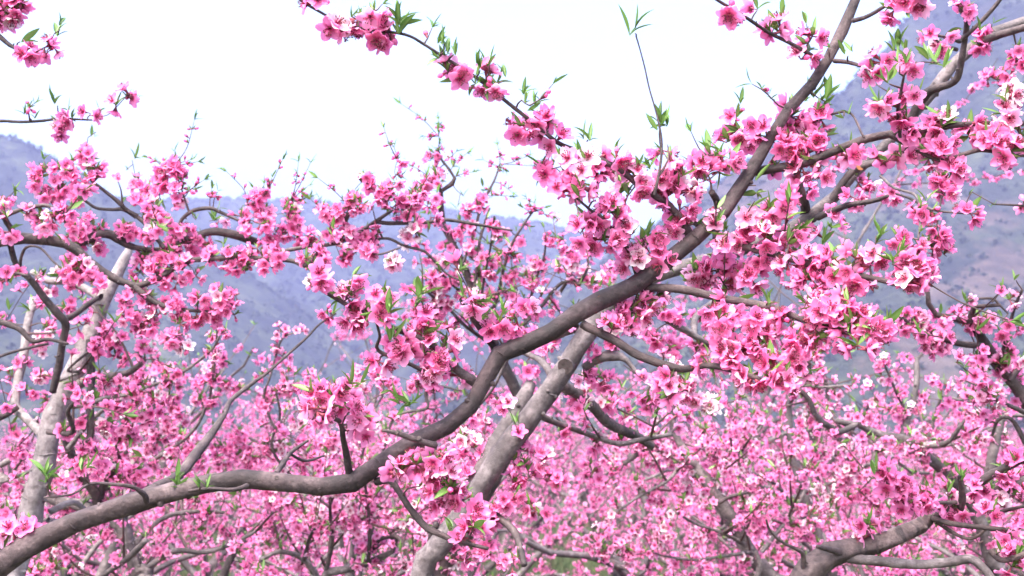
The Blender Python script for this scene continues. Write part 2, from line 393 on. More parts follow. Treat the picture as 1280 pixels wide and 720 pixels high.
# ------------------------------------------------------------------ hand-drawn trees
class Tree:
    def __init__(s, label, group, base, d, bark, white=0.04, soft=0.0, lod=1):
        s.root = bpy.data.objects.new('peach_tree', None); COL.objects.link(s.root)
        s.root.location = base; s.base = np.array(base, float)
        setp(s.root, label, 'peach tree', group)
        s.d, s.bark, s.white, s.soft, s.lod = d, bark, white, soft, lod
        s.thin = 0.66 if lod == 0 else 0.98
        s.tw = []; s.rs = 0.83; s.bs = 1.0
        s.pix = []                  # skeleton samples: px, py, depth, world, radius
        s.bl, s.lf, s.bd = [], [], []
    def local(s, P): return np.asarray(P) - s.base
    def _reg(s, W, r):
        for p, q in zip(W, r):
            v = p - np.array([0, 0, CAMZ]); dd = v[1] * CP + v[2] * SP; vv = -v[1] * SP + v[2] * CP
            s.pix.append((640 + v[0] / dd * FPX, 360 - vv / dd * FPX, dd, p[0], p[1], p[2], q))
        s.arr = None
    def nearest(s, x, y):
        if s.arr is None: s.arr = np.array(s.pix)
        k = np.argmin((s.arr[:, 0] - x) ** 2 + (s.arr[:, 1] - y) ** 2); return s.arr[k]
    def limb(s, pts, d0=None, d1=None, name='branch', mat_=None, pre=None, bump=0.10, flow=0, tufts=0, label=None):
        """pts: (px, py, radius in px); depth runs from d0 to d1; pre: world points (x,y,z,r) below the frame"""
        d0 = s.d if d0 is None else d0; d1 = d0 if d1 is None else d1
        n = len(pts); W = []
        for i, (x, y, r) in enumerate(pts):
            d = d0 + (d1 - d0) * i / (n - 1); W.append([*at(x, y, d), r * (s.rs if r > 8 else 0.9) / FPX * d])
        if pre: W = [list(q) for q in pre] + W
        W = np.array(W); st = max(0.006, min(0.03, W[:, 3].max() * 0.7))
        S = smooth_path(W, st); S[:, 3] = np.maximum(S[:, 3], 0.0007)
        wob = W[:, 3].mean() * 0.22; sd = random.random() * 99
        ac = np.arange(len(S)) * st
        for k in range(3):
            S[1:, k] += [wob * noise.noise(Vector((sd + k * 7, a * 14, 0))) for a in ac[1:]]
        sides = 20 if W[:, 3].max() > 0.012 else (12 if W[:, 3].max() > 0.005 else 7)
        tb = Tubes(); tb.add(s.local(S[:, :3]), S[:, 3], sides, bump)
        # buds scars and short spurs on the wood
        if W[:, 3].max() > 0.004:
            for q in range(int(len(S) * st / 0.07)):
                i = random.randrange(2, len(S) - 1)
                dirn = nrm(rng.normal(size=3)); dirn -= nrm(S[i, :3] - S[i - 1, :3]) * np.dot(dirn, nrm(S[i, :3] - S[i - 1, :3])); dirn = nrm(dirn)
                r = S[i, 3]; h = random.uniform(0.15, 0.5) * min(r, .01) + 0.001
                k0 = s.local(S[i, :3] + dirn * r * 0.8)
                tb.add([k0, k0 + dirn * (r * .2 + h * .6), k0 + dirn * (r * .2 + h)], [min(r * .45, .006), min(r * .3, .004), 0.0012], 7, 0)
        if W[:, 3].max() > 0.006:
            for q in range(int(len(S) * st / 0.035)):
                i = random.randrange(2, len(S) - 3); r = S[i, 3]; t = nrm(S[i + 1, :3] - S[i - 1, :3])
                a_ = nrm(np.cross(t, rng.normal(size=3))); b_ = np.cross(t, a_); arc = random.uniform(.5, 1.6)
                pts = [s.local(S[i, :3] + (a_ * math.cos(u) + b_ * math.sin(u)) * r * 0.96 + t * r * .12 * math.sin(3 * u)) for u in np.linspace(-arc, arc, 7)]
                h = r * random.uniform(.05, .13); tb.add(pts, [h * .2, h * .7, h, h * 1.1, h, h * .7, h * .2], 6)
        o = link(name, tb.mesh(name, [mat_ or s.bark]), s.root)
        if label: o['label'] = label
        s._reg(S[:, :3], S[:, 3])
        if flow or tufts: s._flowers_along(S, flow, tufts)
        return S
    def _flowers_along(s, S, dens, tufts):
        ln = np.linalg.norm(np.diff(S[:, :3], axis=0), axis=1).sum()
        for k in range(int(ln / D * dens)):
            i = random.randrange(1, len(S)); s._blossom(S[i, :3], S[i, 3], nrm(rng.normal(size=3) + [0, 0, 0.0]))
        for k in range(int(ln / 0.05 * tufts)):
            i = random.randrange(1, len(S)); s._leaf(S[i, :3] + rng.normal(size=3) * S[i, 3] * .5, nrm(rng.normal(size=3) * 0.7 + [0, 0, 0.9]), random.uniform(.7, 1.2))
    def _blossom(s, q, r, n, tint=None):
        face = nrm(n + 0.45 * rng.normal(size=3) + np.array([0, -0.3, -0.05]))
        P = q + n * r * 0.6 + face * 0.0125
        if tint == 'white' or (tint is None and random.random() < s.white): k = random.choice([9, 10, 11])
        elif random.random() < s.soft or tint == 'pale': k = random.choice([4, 8, 8, 9])
        else: k = random.choice([0, 1, 2, 3, 4, 5, 6, 6, 7, 1, 0, 8])
        s.bl.append((P, face, random.uniform(.84, 1.1) * s.bs, k))
    def _leaf(s, p, n, sc): s.lf.append((p, n, sc, random.randrange(len(TUFT[0]))))
    def F(s, x, y, n, rad, tint=None, leaf=0.55, twig=True):
        """a spray: a spur from the nearest wood to (x, y) carrying n blossoms within rad px"""
        n = max(1, round(n * s.thin)); a = s.nearest(x, y); d = a[2] + random.uniform(-0.25, 0.8) * rad / FPX * a[2]
        c = at(x, y, d); A = a[3:6]
        L = np.linalg.norm(c - A)
        side = rng.normal(size=3) * L * 0.12
        end = c + nrm(c - A) * rad / FPX * d * 0.6
        P = smooth_path([A, A * .5 + c * .5 + side + np.array([0, 0, .1 * L]), c, end], 0.008)
        r0 = min(a[6] * 0.8, 0.0014 + L * 0.012); rr = np.linspace(r0, 0.0008, len(P))
        tb = Tubes(); tb.add(s.local(P), rr, 6, 0.15)
        rw = rad / FPX * d
        for k in range(n):
            t = c + np.clip(rng.normal(size=3) * 0.55, -1.2, 1.2) * rw * np.array([1, 0.8, 1])
            dd = np.linalg.norm(P - t, axis=1); i = int(np.argmin(dd)); q = P[i]; v = nrm(t - q)
            if dd[i] > 0.022:
                e = t - v * 0.012; tb.add([s.local(q), s.local((q + e) / 2 + rng.normal(size=3) * 0.002), s.local(e)], [0.0012, 0.001, 0.0009], 5)
                s._blossom(e, 0.001, v, tint)
            else: s._blossom(q, rr[i], v, tint)
            if random.random() < leaf: s._leaf(q, nrm(rng.normal(size=3) * .6 + [0, 0, .8]), random.uniform(.5, 1.1))
            if random.random() < 0.4:
                f = nrm(rng.normal(size=3)); s.bd.append((q + f * 0.010, f, random.uniform(.7, 1.1)))
        s.tw.append((tb, c, L))
        s._reg(P[::2], rr[::2])
    def G(s, x, y, sc=1.0, n=1):
        """a tuft of young leaves at (x, y) on its own short shoot"""
        a = s.nearest(x, y); A = a[3:6]; c = at(x, y, a[2] - 0.01); L = np.linalg.norm(c - A)
        if L > 0.006:
            P = smooth_path([A, A * .45 + c * .55 + rng.normal(size=3) * L * .1, c], 0.008)
            tb = Tubes(); tb.add(s.local(P), np.linspace(min(a[6], .0016), .0009, len(P)), 5, .1)
            s.tw.append((tb, c, L)); s._reg(P[::2], np.full(len(P[::2]), .001))
        for k in range(n + (s.lod == 0)): s._leaf(c + rng.normal(size=3) * .004, nrm(rng.normal(size=3) * .4 + [0, 0, .9] + (c - A) * 5), sc * 0.95)
    def whip(s, x, y, nb=3):
        """a thin leafy shoot with small buds, bare against the sky"""
        a = s.nearest(x, y); A = a[3:6]; c = at(x, y, a[2]); L = np.linalg.norm(c - A)
        P = smooth_path([A, A * .6 + c * .4 + rng.normal(size=3) * L * .06, c], 0.01)
        tb = Tubes(); tb.add(s.local(P), np.linspace(.0014, .0006, len(P)), 5, .1)
        s.tw.append((tb, c, L))
        for t in rng.uniform(.45, .95, nb):
            i = int(t * (len(P) - 1)); f = nrm(rng.normal(size=3)); s.bd.append((P[i] + f * .009, f, .9))
            if random.random() < .5: s._leaf(P[i], nrm(f + [0, 0, 1]), .45)
        s._leaf(c, nrm(P[-1] - P[-3]), .8)
    def shoots(s, n, xr, yr, dens=1.0, tufts=.5, r=2.0, length=(50, 150)):
        """straight slender shoots growing out of the wood, up and outward, with blossoms along them"""
        for k in range(n):
            if s.arr is None: s.arr = np.array(s.pix)
            c = s.arr[(s.arr[:, 0] > xr[0]) & (s.arr[:, 0] < xr[1]) & (s.arr[:, 1] > yr[0]) & (s.arr[:, 1] < yr[1])]
            if len(c) == 0: return
            a = c[random.randrange(len(c))]; L = random.uniform(*length); an = random.gauss(-1.57, .85)
            x, y, d = a[0] + math.cos(an) * L, a[1] + math.sin(an) * L, a[2] + random.uniform(-.25, .25)
            if not (xr[0] - 20 < x < xr[1] + 20 and yr[0] - 10 < y): continue
            P = smooth_path([a[3:6], a[3:6] * .5 + at(x, y, d) * .5 + rng.normal(size=3) * L / FPX * d * .05, at(x, y, d)], .012)
            rr = np.linspace(min(a[6], r / FPX * d), .0008, len(P)); tb = Tubes(); tb.add(s.local(P), rr, 5, .12)
            s.tw.append((tb, P[-1], L / FPX * d)); s._flowers_along(np.column_stack([P, rr])[len(P) // 4:], dens, tufts); s._reg(P[::3], rr[::3])
    def finish(s):
        eye = np.array([0, 0, CAMZ])
        def vis(P):
            v = P - eye; dd = v[1] * CP + v[2] * SP; x = 640 + v[0] / dd * FPX; y = 360 - (-v[1] * SP + v[2] * CP) / dd * FPX
            return -20 < x < 1300 and -20 < y < 740
        def split(L, n):
            L = [t for t in L if np.linalg.norm(t[0] - eye) > .5]
            L.sort(key=lambda t: np.linalg.norm(t[0] - eye) + (0 if vis(t[0]) else 100)); return L[:n], L[n:]
        s.tw.sort(key=lambda t: -t[2] / np.linalg.norm(t[1] - eye) if vis(t[1]) else 9)
        for tb, c, L in s.tw[:100]: link('twig', tb.mesh('twig', [TWIG]), s.root)
        if s.tw[100:]:
            A = Tubes()
            for tb, c, L in s.tw[100:]:
                A.V += tb.V; A.Q += [q + A.off for q in tb.Q]; A.UV += tb.UV; A.MI += tb.MI; A.off += tb.off
            setp(link('twigs', A.mesh('twigs', [TWIG]), s.root), kind='stuff')
        near, rest = split(s.bl, 100)
        F = frames(np.array([t[1] for t in near]), rng.uniform(0, 6.28, len(near)))
        for t, f in zip(near, F):
            M = Matrix.Translation(Vector(s.local(t[0]))) @ Matrix(f.T.tolist()).to_4x4() @ Matrix.Scale(t[2], 4)
            b = link('blossom', BL_MESH[t[3]][0], s.root); b.matrix_local = M
            link('stamens', BL_MESH[t[3]][1], b)
        if rest:
            T = BL_FULL[0] if s.lod == 0 else BL_FULL[1]
            me = scatter_mesh('blossoms', T, [s.local(t[0]) for t in rest], [t[1] for t in rest], [t[2] for t in rest], [t[3] for t in rest], BMATS)
            setp(link('blossoms', me, s.root), kind='stuff')
        near, rest = split(s.lf, 100)
        if near:
            F = frames(np.array([t[1] for t in near]), rng.uniform(0, 6.28, len(near)))
            for t, f in zip(near, F):
                b = link('leaf_tuft', TUFT_MESH[t[3]], s.root)
                b.matrix_local = Matrix.Translation(Vector(s.local(t[0]))) @ Matrix(f.T.tolist()).to_4x4() @ Matrix.Scale(t[2], 4)
        if rest:
            me = scatter_mesh('leaves', TUFT[0], [s.local(t[0]) for t in rest], [t[1] for t in rest], [t[2] for t in rest], [t[3] for t in rest], [LEAF])
            setp(link('leaves', me, s.root), kind='stuff')
        near, rest = split(s.bd, 100)
        if near:
            F = frames(np.array([t[1] for t in near]), rng.uniform(0, 6.28, len(near)))
            for t, f in zip(near, F):
                b = link('bud', BUD_MESH, s.root)
                b.matrix_local = Matrix.Translation(Vector(s.local(t[0]))) @ Matrix(f.T.tolist()).to_4x4() @ Matrix.Scale(t[2], 4)
        if rest:
            me = scatter_mesh('buds', [BUD], [s.local(t[0]) for t in rest], [t[1] for t in rest], [t[2] for t in rest], [0] * len(rest), BMATS)
            setp(link('buds', me, s.root), kind='stuff')
    def cut(s, x, y, rpx, nx, ny, fresh=False):
        """sawn-off scar on the wood"""
        a = s.nearest(x, y); r = rpx * .85 / FPX * a[2]; nn = nrm(at(x + nx, y + ny, a[2] - 0.012) - at(x, y, a[2])); c = a[3:6] + nn * a[6] * 0.88
        tb = Tubes(); tb.add([s.local(c - nn * r), s.local(c + nn * r * .3)], [r, r * .9], 12, .1, 0, cap=False)
        tb.add([s.local(c + nn * r * .29), s.local(c + nn * r * .3)], [r * .9, 1e-4], 12, 0, 1, cap=False)
        link('pruning_scar', tb.mesh('pruning_scar', [s.bark, CUT if fresh else OLD]), s.root)

def gz(x, y):
    """orchard floor height: falls gently away from the camera, then runs level"""
    t = min(1, max(0, (y - 1.0) / 8)); t = t * t * (3 - 2 * t)
    return -0.75 * t + 0.05 * math.sin(x * .7 + y * .5) + 0.06 * math.sin(x * .23 - y * .31)
TREES = []
def newtree(*a, **k):
    t = Tree(*a, **k); TREES.append(t); return t
GRP = 'peach trees close to the camera'
HAZE = 0.0012


# ------------------------------------------------------------------ the ground and the hills
def ground_mat():
    m, n, l, p = mat('orchard_floor')
    tc = n.new('ShaderNodeTexCoord')
    a = n.new('ShaderNodeTexNoise'); a.inputs['Scale'].default_value = 0.5; a.inputs['Detail'].default_value = 8; l.new(tc.outputs['Object'], a.inputs['Vector'])
    b = n.new('ShaderNodeTexNoise'); b.inputs['Scale'].default_value = 14; b.inputs['Detail'].default_value = 8; l.new(tc.outputs['Object'], b.inputs['Vector'])
    r1 = ramp(n, [(0.35, (0.075, 0.055, 0.035)), (0.5, (0.05, 0.055, 0.025)), (0.65, (0.03, 0.05, 0.018))]); l.new(a.outputs[0], r1.inputs[0])
    r2 = ramp(n, [(0.35, (0.5, 0.48, 0.42)), (0.65, (1.3, 1.3, 1.2))]); l.new(b.outputs[0], r2.inputs[0])
    x = n.new('ShaderNodeMix'); x.data_type = 'RGBA'; x.blend_type = 'MULTIPLY'; x.inputs[0].default_value = 1
    l.new(r1.outputs[0], x.inputs[6]); l.new(r2.outputs[0], x.inputs[7]); l.new(x.outputs[2], p.inputs['Base Color']); p.inputs['Roughness'].default_value = 0.95
    bm = n.new('ShaderNodeBump'); bm.inputs['Strength'].default_value = 0.8; l.new(b.outputs[0], bm.inputs['Height']); l.new(bm.outputs[0], p.inputs['Normal'])
    return m
def hill_mat(name, rock):
    m, n, l, p = mat(name)
    tc = n.new('ShaderNodeTexCoord')
    def N(sc, det=8, ro=0.6, stretch=None):
        a = n.new('ShaderNodeTexNoise'); a.inputs['Scale'].default_value = sc; a.inputs['Detail'].default_value = det; a.inputs['Roughness'].default_value = ro
        if stretch:
            mp = n.new('ShaderNodeMapping'); mp.inputs['Scale'].default_value = stretch; l.new(tc.outputs['Object'], mp.inputs[0]); l.new(mp.outputs[0], a.inputs['Vector'])
        else: l.new(tc.outputs['Object'], a.inputs['Vector'])
        return a
    a = N(0.035); r1 = ramp(n, [(0.34, (0.006, 0.009, 0.008)), (0.5, (0.018, 0.024, 0.015)), (0.62, (0.045, 0.055, 0.025)), (0.74, (0.09, 0.085, 0.05))]); l.new(a.outputs[0], r1.inputs[0])
    b = N(0.25, 6, 0.7); r2 = ramp(n, [(0.36, (0.45, 0.45, 0.45)), (0.5, (1, 1, 1)), (0.66, (1.7, 1.7, 1.6))]); l.new(b.outputs[0], r2.inputs[0])
    x = n.new('ShaderNodeMix'); x.data_type = 'RGBA'; x.blend_type = 'MULTIPLY'; x.inputs[0].default_value = 1
    l.new(r1.outputs[0], x.inputs[6]); l.new(r2.outputs[0], x.inputs[7])
    c = N(0.02, 9, 0.62, (1.0, 1.0, 0.55)); r3 = ramp(n, [(0.55 if rock else 0.64, (0, 0, 0)), (0.60 if rock else 0.72, (1, 1, 1))]); l.new(c.outputs[0], r3.inputs[0])
    d = N(0.11, 9, 0.7, (1, 1, 2.5)); r4 = ramp(n, [(0.35, (0.04, 0.03, 0.025)), (0.52, (0.075, 0.052, 0.042)), (0.68, (0.13, 0.095, 0.078))]); l.new(d.outputs[0], r4.inputs[0])
    y = n.new('ShaderNodeMix'); y.data_type = 'RGBA'; l.new(r3.outputs[0], y.inputs[0]); l.new(x.outputs[2], y.inputs[6]); l.new(r4.outputs[0], y.inputs[7])
    l.new(y.outputs[2], p.inputs['Base Color']); p.inputs['Roughness'].default_value = 1
    bm = n.new('ShaderNodeBump'); bm.inputs['Strength'].default_value = 1; bm.inputs['Distance'].default_value = 3; l.new(b.outputs[0], bm.inputs['Height']); l.new(bm.outputs[0], p.inputs['Normal'])
    return m
HILL = hill_mat('hill_scrub', False); CLIFF = hill_mat('cliff_scrub', True)

xs = np.concatenate([np.linspace(-900, -60, 30), np.linspace(-56, 56, 90), np.linspace(60, 900, 30)])
ys = np.concatenate([np.linspace(-60, 70, 90), np.linspace(75, 1300, 40)])
V = np.array([(x, y, gz(x, y)) for y in ys for x in xs]); nx = len(xs)
I = np.arange(nx - 1)[None, :] + np.arange(len(ys) - 1)[:, None] * nx
Q = np.stack([I, I + 1, I + nx + 1, I + nx], -1).reshape(-1, 4)
setp(link('ground', mesh_np('ground', V, Q, [ground_mat()])), kind='structure')

HILLPTS = []
def hill(name, prof, yr, foot, mt, rough, nxs=230, nv=120, tall=1.0):
    pr = [at(x, y, yr) for x, y in prof]          # ridge line carried out to its real distance
    px = np.array([q[0] for q in pr]); pz = np.array([q[2] for q in pr]); yrr = np.mean([q[1] for q in pr])
    X = np.linspace(px[0], px[-1], nxs); H = np.interp(X, px, pz)
    V = []; vv = np.concatenate([np.linspace(0, 1, nv), np.linspace(1.03, 1.9, 14)])
    for v in vv:
        for i, x in enumerate(X):
            h = H[i]; t = v if v <= 1 else max(-0.2, 1 - (v - 1) * 1.3)
            f = (t ** 1.25) * (1 + 0.0) if v <= 1 else t
            y = foot + (yrr - foot) * v
            e = noise.fractal(Vector((x * .011 + 3, y * .006, rough)), 1.0, 2.1, 6)
            rdg = 1 - abs(noise.noise(Vector((x * .016 + y * .004, y * .003, rough + 5)))) * 2
            k = max(0, min(1, v * 5)) * (0.1 + 0.9 * min(1, abs(1 - v) * 5))
            z = -1.5 + h * f + k * h * (0.13 * e + 0.10 * (rdg - .5)) 
            z += 1.3 * noise.noise(Vector((x * .13, y * .13, 1.0))) * min(1, v * 4) + 0.8 * noise.noise(Vector((x * .4, y * .4, 2.0))) * min(1, v * 4)
            V.append((x, y, z))
    V = np.array(V); I = np.arange(nxs - 1)[None, :] + np.arange(len(vv) - 1)[:, None] * nxs
    Q = np.stack([I, I + 1, I + nxs + 1, I + nxs], -1).reshape(-1, 4)
    o = link(name, mesh_np(name, V, Q, [mt])); setp(o, kind='structure')
    HILLPTS.append((V[:nv * nxs].reshape(nv, nxs, 3)))
hill('hills_left', [(-260, 60), (-120, 120), (0, 163), (20, 168), (45, 180), (70, 195), (92, 206), (110, 222), (140, 240), (165, 250), (230, 290), (330, 350), (420, 420), (560, 500), (760, 560), (900, 575)], 430, 130, HILL, 1.3)
hill('hills', [(-200, 300), (60, 285), (150, 262), (200, 252), (240, 250), (262, 247), (300, 248), (330, 252), (380, 247), (420, 252), (500, 258), (560, 262), (620, 268), (660, 276), (700, 284), (740, 293), (800, 300), (900, 310), (1100, 330), (1500, 330)], 780, 260, HILL, 4.1, nxs=330)
hill('mountain', [(300, 575), (420, 560), (560, 490), (640, 420), (720, 350), (790, 300), (850, 258), (900, 222), (960, 178), (1000, 148), (1040, 112), (1062, 100), (1080, 75), (1110, 52), (1135, 20), (1165, 0), (1200, -30), (1300, -90), (1500, -140), (1800, -120)], 400, 150, CLIFF, 8.2, nxs=330, nv=180)

# scrub on the slopes
def scrub_tpl(seed):
    rr = np.random.default_rng(seed); n = 16
    c = rr.normal(size=(n, 3)) * [0.5, 0.5, 0.42] + [0, 0, 0.55]
    V, Q = [], []
    for i in range(n):
        a = nrm(rr.normal(size=3)); b = nrm(np.cross(a, rr.normal(size=3))); h = rr.uniform(.22, .42)
        V += [c[i] - a * h - b * h * .7, c[i] + a * h - b * h, c[i] + a * h * .8 + b * h, c[i] - a * h + b * h * .8]; Q.append((4 * i, 4 * i + 1, 4 * i + 2, 4 * i + 3))
    return np.array(V), np.array(Q), np.tile([0.5, .5, 0], (4 * n, 1)), np.zeros(n, int)
m, n, l, p = mat('scrub_leaves')
a = n.new('ShaderNodeAttribute'); a.attribute_name = 'tint'; s_ = n.new('ShaderNodeSeparateColor'); l.new(a.outputs['Color'], s_.inputs[0])
r_ = ramp(n, [(0.38, (0.014, 0.018, 0.013)), (0.5, (0.024, 0.031, 0.018)), (0.62, (0.045, 0.055, 0.026))]); l.new(s_.outputs[1], r_.inputs[0]); l.new(r_.outputs[0], p.inputs['Base Color']); p.inputs['Roughness'].default_value = 1
SCRUB = m
ST = [scrub_tpl(i) for i in range(5)]
P, Sz = [], []
for hp, cnt, sz in zip(HILLPTS, (2600, 5200, 6500), (0.9, 1.5, 0.75)):
    nv_, nx_ = hp.shape[:2]
    for q in range(cnt):
        i = int((random.random() ** .8) * (nv_ - 3)) + 1; j = random.randrange(1, nx_ - 2); t = hp[i, j] + np.array([random.uniform(-2, 2), 0, 0])
        P.append(t); Sz.append(sz * random.uniform(.5, 1.7))
    for j in range(0, nx_ - 1):
        for q in range(3):
            f = random.random(); t = hp[-1, j] * (1 - f) + hp[-1, j + 1] * f; P.append(t - [0, 0, .2]); Sz.append(sz * random.uniform(.5, 1.5) * (2.0 if random.random() < .04 else 1))
me = scatter_mesh('hillside_scrub', ST, P, np.tile([0, 0, 1.0], (len(P), 1)), Sz, rng.integers(0, 5, len(P)), [SCRUB])
setp(link('hillside_scrub', me), 'low dark scrub and bushes scattered over the hazy slopes', 'scrub', kind='stuff')

# grass and weeds of the orchard floor
def grass_tpl(seed):
    rr = np.random.default_rng(seed); V, Q = [], []; n = 14
    for i in range(n):
        b = np.array([*rr.normal(size=2) * .05, 0]); t = b + [*rr.normal(size=2) * .06, rr.uniform(.08, .24)]; w_ = nrm(np.array([*rr.normal(size=2), 0])) * .006
        mm = (b + t) / 2 + [0, 0, .02]
        V += [b - w_, b + w_, mm + w_ * .8, mm - w_ * .8, t + w_ * .1, t - w_ * .1]; Q += [(6 * i, 6 * i + 1, 6 * i + 2, 6 * i + 3), (6 * i + 3, 6 * i + 2, 6 * i + 4, 6 * i + 5)]
    return np.array(V), np.array(Q), np.tile([0.9, .4, 0], (len(V), 1)), np.zeros(len(Q), int)
m, n, l, p = mat('weeds')
a = n.new('ShaderNodeAttribute'); a.attribute_name = 'tint'; s_ = n.new('ShaderNodeSeparateColor'); l.new(a.outputs['Color'], s_.inputs[0])
r_ = ramp(n, [(0.25, (0.1, 0.085, 0.04)), (0.42, (0.05, 0.075, 0.022)), (0.55, (0.035, 0.08, 0.02))]); l.new(s_.outputs[1], r_.inputs[0]); l.new(r_.outputs[0], p.inputs['Base Color']); p.inputs['Roughness'].default_value = .8
WEED = m
GT = [grass_tpl(i) for i in range(4)]
P = []
for q in range(26000):
    y = 1 + 34 * random.random() ** .7; x = random.uniform(-.56, .56) * y + random.uniform(-1.5, 1.5); P.append((x, y, gz(x, y) - .01))
me = scatter_mesh('grass', GT, P, np.tile([0, 0, 1.0], (len(P), 1)), rng.uniform(.5, 1.6, len(P)), rng.integers(0, 4, len(P)), [WEED])
setp(link('grass', me), 'rough green weeds and grass under the peach trees', 'grass', kind='stuff')

# ------------------------------------------------------------------ orchard rows behind
def grow_tree(seed, lod):
    """procedural open-centre peach tree; returns meshes in tree space (origin at the foot)"""
    rr = random.Random(seed); nr = np.random.default_rng(seed)
    trunk = Tubes(); limbs = []; tw = Tubes(); BLS = []; LFS = []
    h0 = rr.uniform(.4, .6); lean = nr.normal(size=3) * .05; lean[2] = 0
    top = np.array([0, 0, h0]) + lean
    trunk.add(smooth_path([(0, 0, -.3), (0, 0, 0), (lean[0] * .3, lean[1] * .5, h0 * .5), tuple(top)], .07), np.linspace(.095, .07, len(smooth_path([(0, 0, -.3), (0, 0, 0), (lean[0] * .3, lean[1] * .5, h0 * .5), tuple(top)], .07))), 10, .15)
    def path(p, d, L, up, wig, stp=.1):
        P = [np.array(p)]; d = nrm(np.array(d, float)); k = max(2, int(L / stp))
        for i in range(k):
            d = nrm(d + nr.normal(size=3) * wig + np.array([0, 0, up])); P.append(P[-1] + d * L / k)
        return np.array(P)
    nl = rr.choice([3, 4, 4]); a0 = rr.uniform(0, 6.28)
    for k in range(nl):
        an = a0 + k * 6.28 / nl + rr.uniform(-.3, .3); el = rr.uniform(.55, .85)
        L = rr.uniform(1.7, 2.4)
        P = path(top - [0, 0, .05], (math.cos(an), math.sin(an), el), L, .035, .13)
        lb = Tubes(); lr = np.linspace(.052, .012, len(P)) * rr.uniform(.85, 1.1); S = smooth_path(np.column_stack([P, lr]), .06); lb.add(S[:, :3], S[:, 3], 8, .14)
        for q in range(rr.randint(6, 8)):
            i = int((.22 + .78 * rr.random()) * (len(P) - 1)); dirn = nrm(nr.normal(size=3) + (P[i] - P[i - 1]) * 6 + [0, 0, .15])
            P2 = path(P[i], dirn, rr.uniform(.6, 1.15), .03, .2); r2 = np.linspace(min(.016, lr[i] * .6), .005, len(P2)); lb.add(P2, r2, 5, .1)
            for u in range(rr.randint(5, 8)):
                j = int((.15 + .85 * rr.random()) * (len(P2) - 1)); dd = nrm(nr.normal(size=3) + (P2[j] - P2[j - 1]) * 5 + [0, 0, .45])
                L3 = rr.uniform(.22, .62); P3 = path(P2[j], dd, L3, .03, .13, .08); tw.add(P3, np.linspace(.0035, .0015, len(P3)), 3)
                dens = rr.choice([.15, .7, .9, 1.2]); nb = int(L3 / .021 * dens)
                for b in range(nb):
                    t = rr.random() * (len(P3) - 1.001); i3 = int(t); f = nrm(nr.normal(size=3) + [0, 0, 0]); BLS.append((P3[i3] + (P3[i3 + 1] - P3[i3]) * (t - i3) + f * .016, nrm(f + nr.normal(size=3) * .4)))
                for b in range(rr.choice([0, 1, 2, 2])): LFS.append((P3[rr.randrange(len(P3))], nrm(nr.normal(size=3) * .5 + [0, 0, .9])))
                if rr.random() < .7: LFS.append((P3[-1], nrm(P3[-1] - P3[-2])))
            for b in range(int(10 * rr.random())):
                j = rr.randrange(len(P2)); f = nrm(nr.normal(size=3)); BLS.append((P2[j] + f * .018, f))
        limbs.append(lb)
    hueb = rr.uniform(-.1, .1); ks = rr.choices(range(12), weights=[4, 5, 4, 3, 4, 3, 4, 3, 3, 1.6, .6, .5], k=len(BLS))
    B = scatter_mesh('blossoms', BL_FULL[lod], [b[0] for b in BLS], [b[1] for b in BLS], nr.uniform(.85, 1.1, len(BLS)), ks, BMATS)
    Lm = scatter_mesh('leaves', TUFT[1], [b[0] for b in LFS], [b[1] for b in LFS], nr.uniform(.6, 1.2, len(LFS)), nr.integers(0, 6, len(LFS)), [LEAF])
    bark = rr.choice([BARK_MID, BARK_PALE, BARK_MID, BARK_DARK])
    return trunk.mesh('trunk', [bark]), [x.mesh('branch', [bark]) for x in limbs], tw.mesh('twigs', [TWIG]), B, Lm
FARSET = [grow_tree(50 + i, 2) for i in range(6)]
MIDSET = [grow_tree(80 + i, 1) for i in range(4)]
def plant(meshes, loc, rz, sc, label, group):
    r = bpy.data.objects.new('peach_tree', None); COL.objects.link(r); r.location = loc; r.rotation_euler = (0, 0, rz); r.scale = (sc,) * 3
    setp(r, label, 'peach tree', group)
    link('trunk', meshes[0], r)
    for b in meshes[1]: link('branch', b, r)
    setp(link('twigs', meshes[2], r), kind='stuff'); setp(link('blossoms', meshes[3], r), kind='stuff'); setp(link('leaves', meshes[4], r), kind='stuff')
    return r
#MID trees
MIDS = [(-2.4, 5.2, 0, 1.08, 0), (-.75, 5.5, 1.2, .98, 1), (.95, 5.6, 2.0, .98, 2), (2.4, 5.0, 4.0, 1.12, 3)]
# ================================================================== the peach trees close by
# ---- front tree: the long brown limb across the picture
T = newtree('peach tree with the thick brown limb sweeping from bottom left across to the top right', GRP, (-1.35, 1.55, gz(-1.35, 1.55)), 1.5, BARK_FRONT, white=.02, soft=.25, lod=0); T.rs = .71
bz = gz(-1.35, 1.55)
T.limb([(-40, 745, 21), (0, 706, 20.5), (60, 668, 19), (130, 640, 18), (200, 620, 17.5), (260, 604, 17), (300, 598, 16), (345, 602, 16), (400, 609, 16.5), (440, 603, 16.5), (475, 580, 16), (515, 553, 16), (560, 532, 15.5), (590, 505, 15), (606, 475, 14.5), (625, 444, 15.5), (655, 432, 16.5), (690, 415, 16.5), (720, 393, 16.5), (750, 377, 16), (790, 358, 15.5), (830, 330, 14.5), (870, 298, 14.5), (905, 265, 13), (930, 225, 11.5), (960, 175, 10), (985, 135, 9.5), (1015, 105, 9.5), (1035, 75, 8.5), (1052, 40, 7.5), (1070, 0, 6.5), (1082, -40, 5.5)],
       1.45, 1.6, name='branch', pre=[(-1.35, 1.55, bz - .1, .07), (-1.34, 1.55, bz + .25, .052), (-1.25, 1.5, bz + .6, .042), (-1.08, 1.46, .92, .03)], bump=.22)
T.limb([(893, 300, 6), (925, 307, 6), (970, 318, 5.5), (1010, 330, 5), (1060, 342, 4.5), (1100, 350, 4), (1132, 359, 3)], 1.58, 1.42)
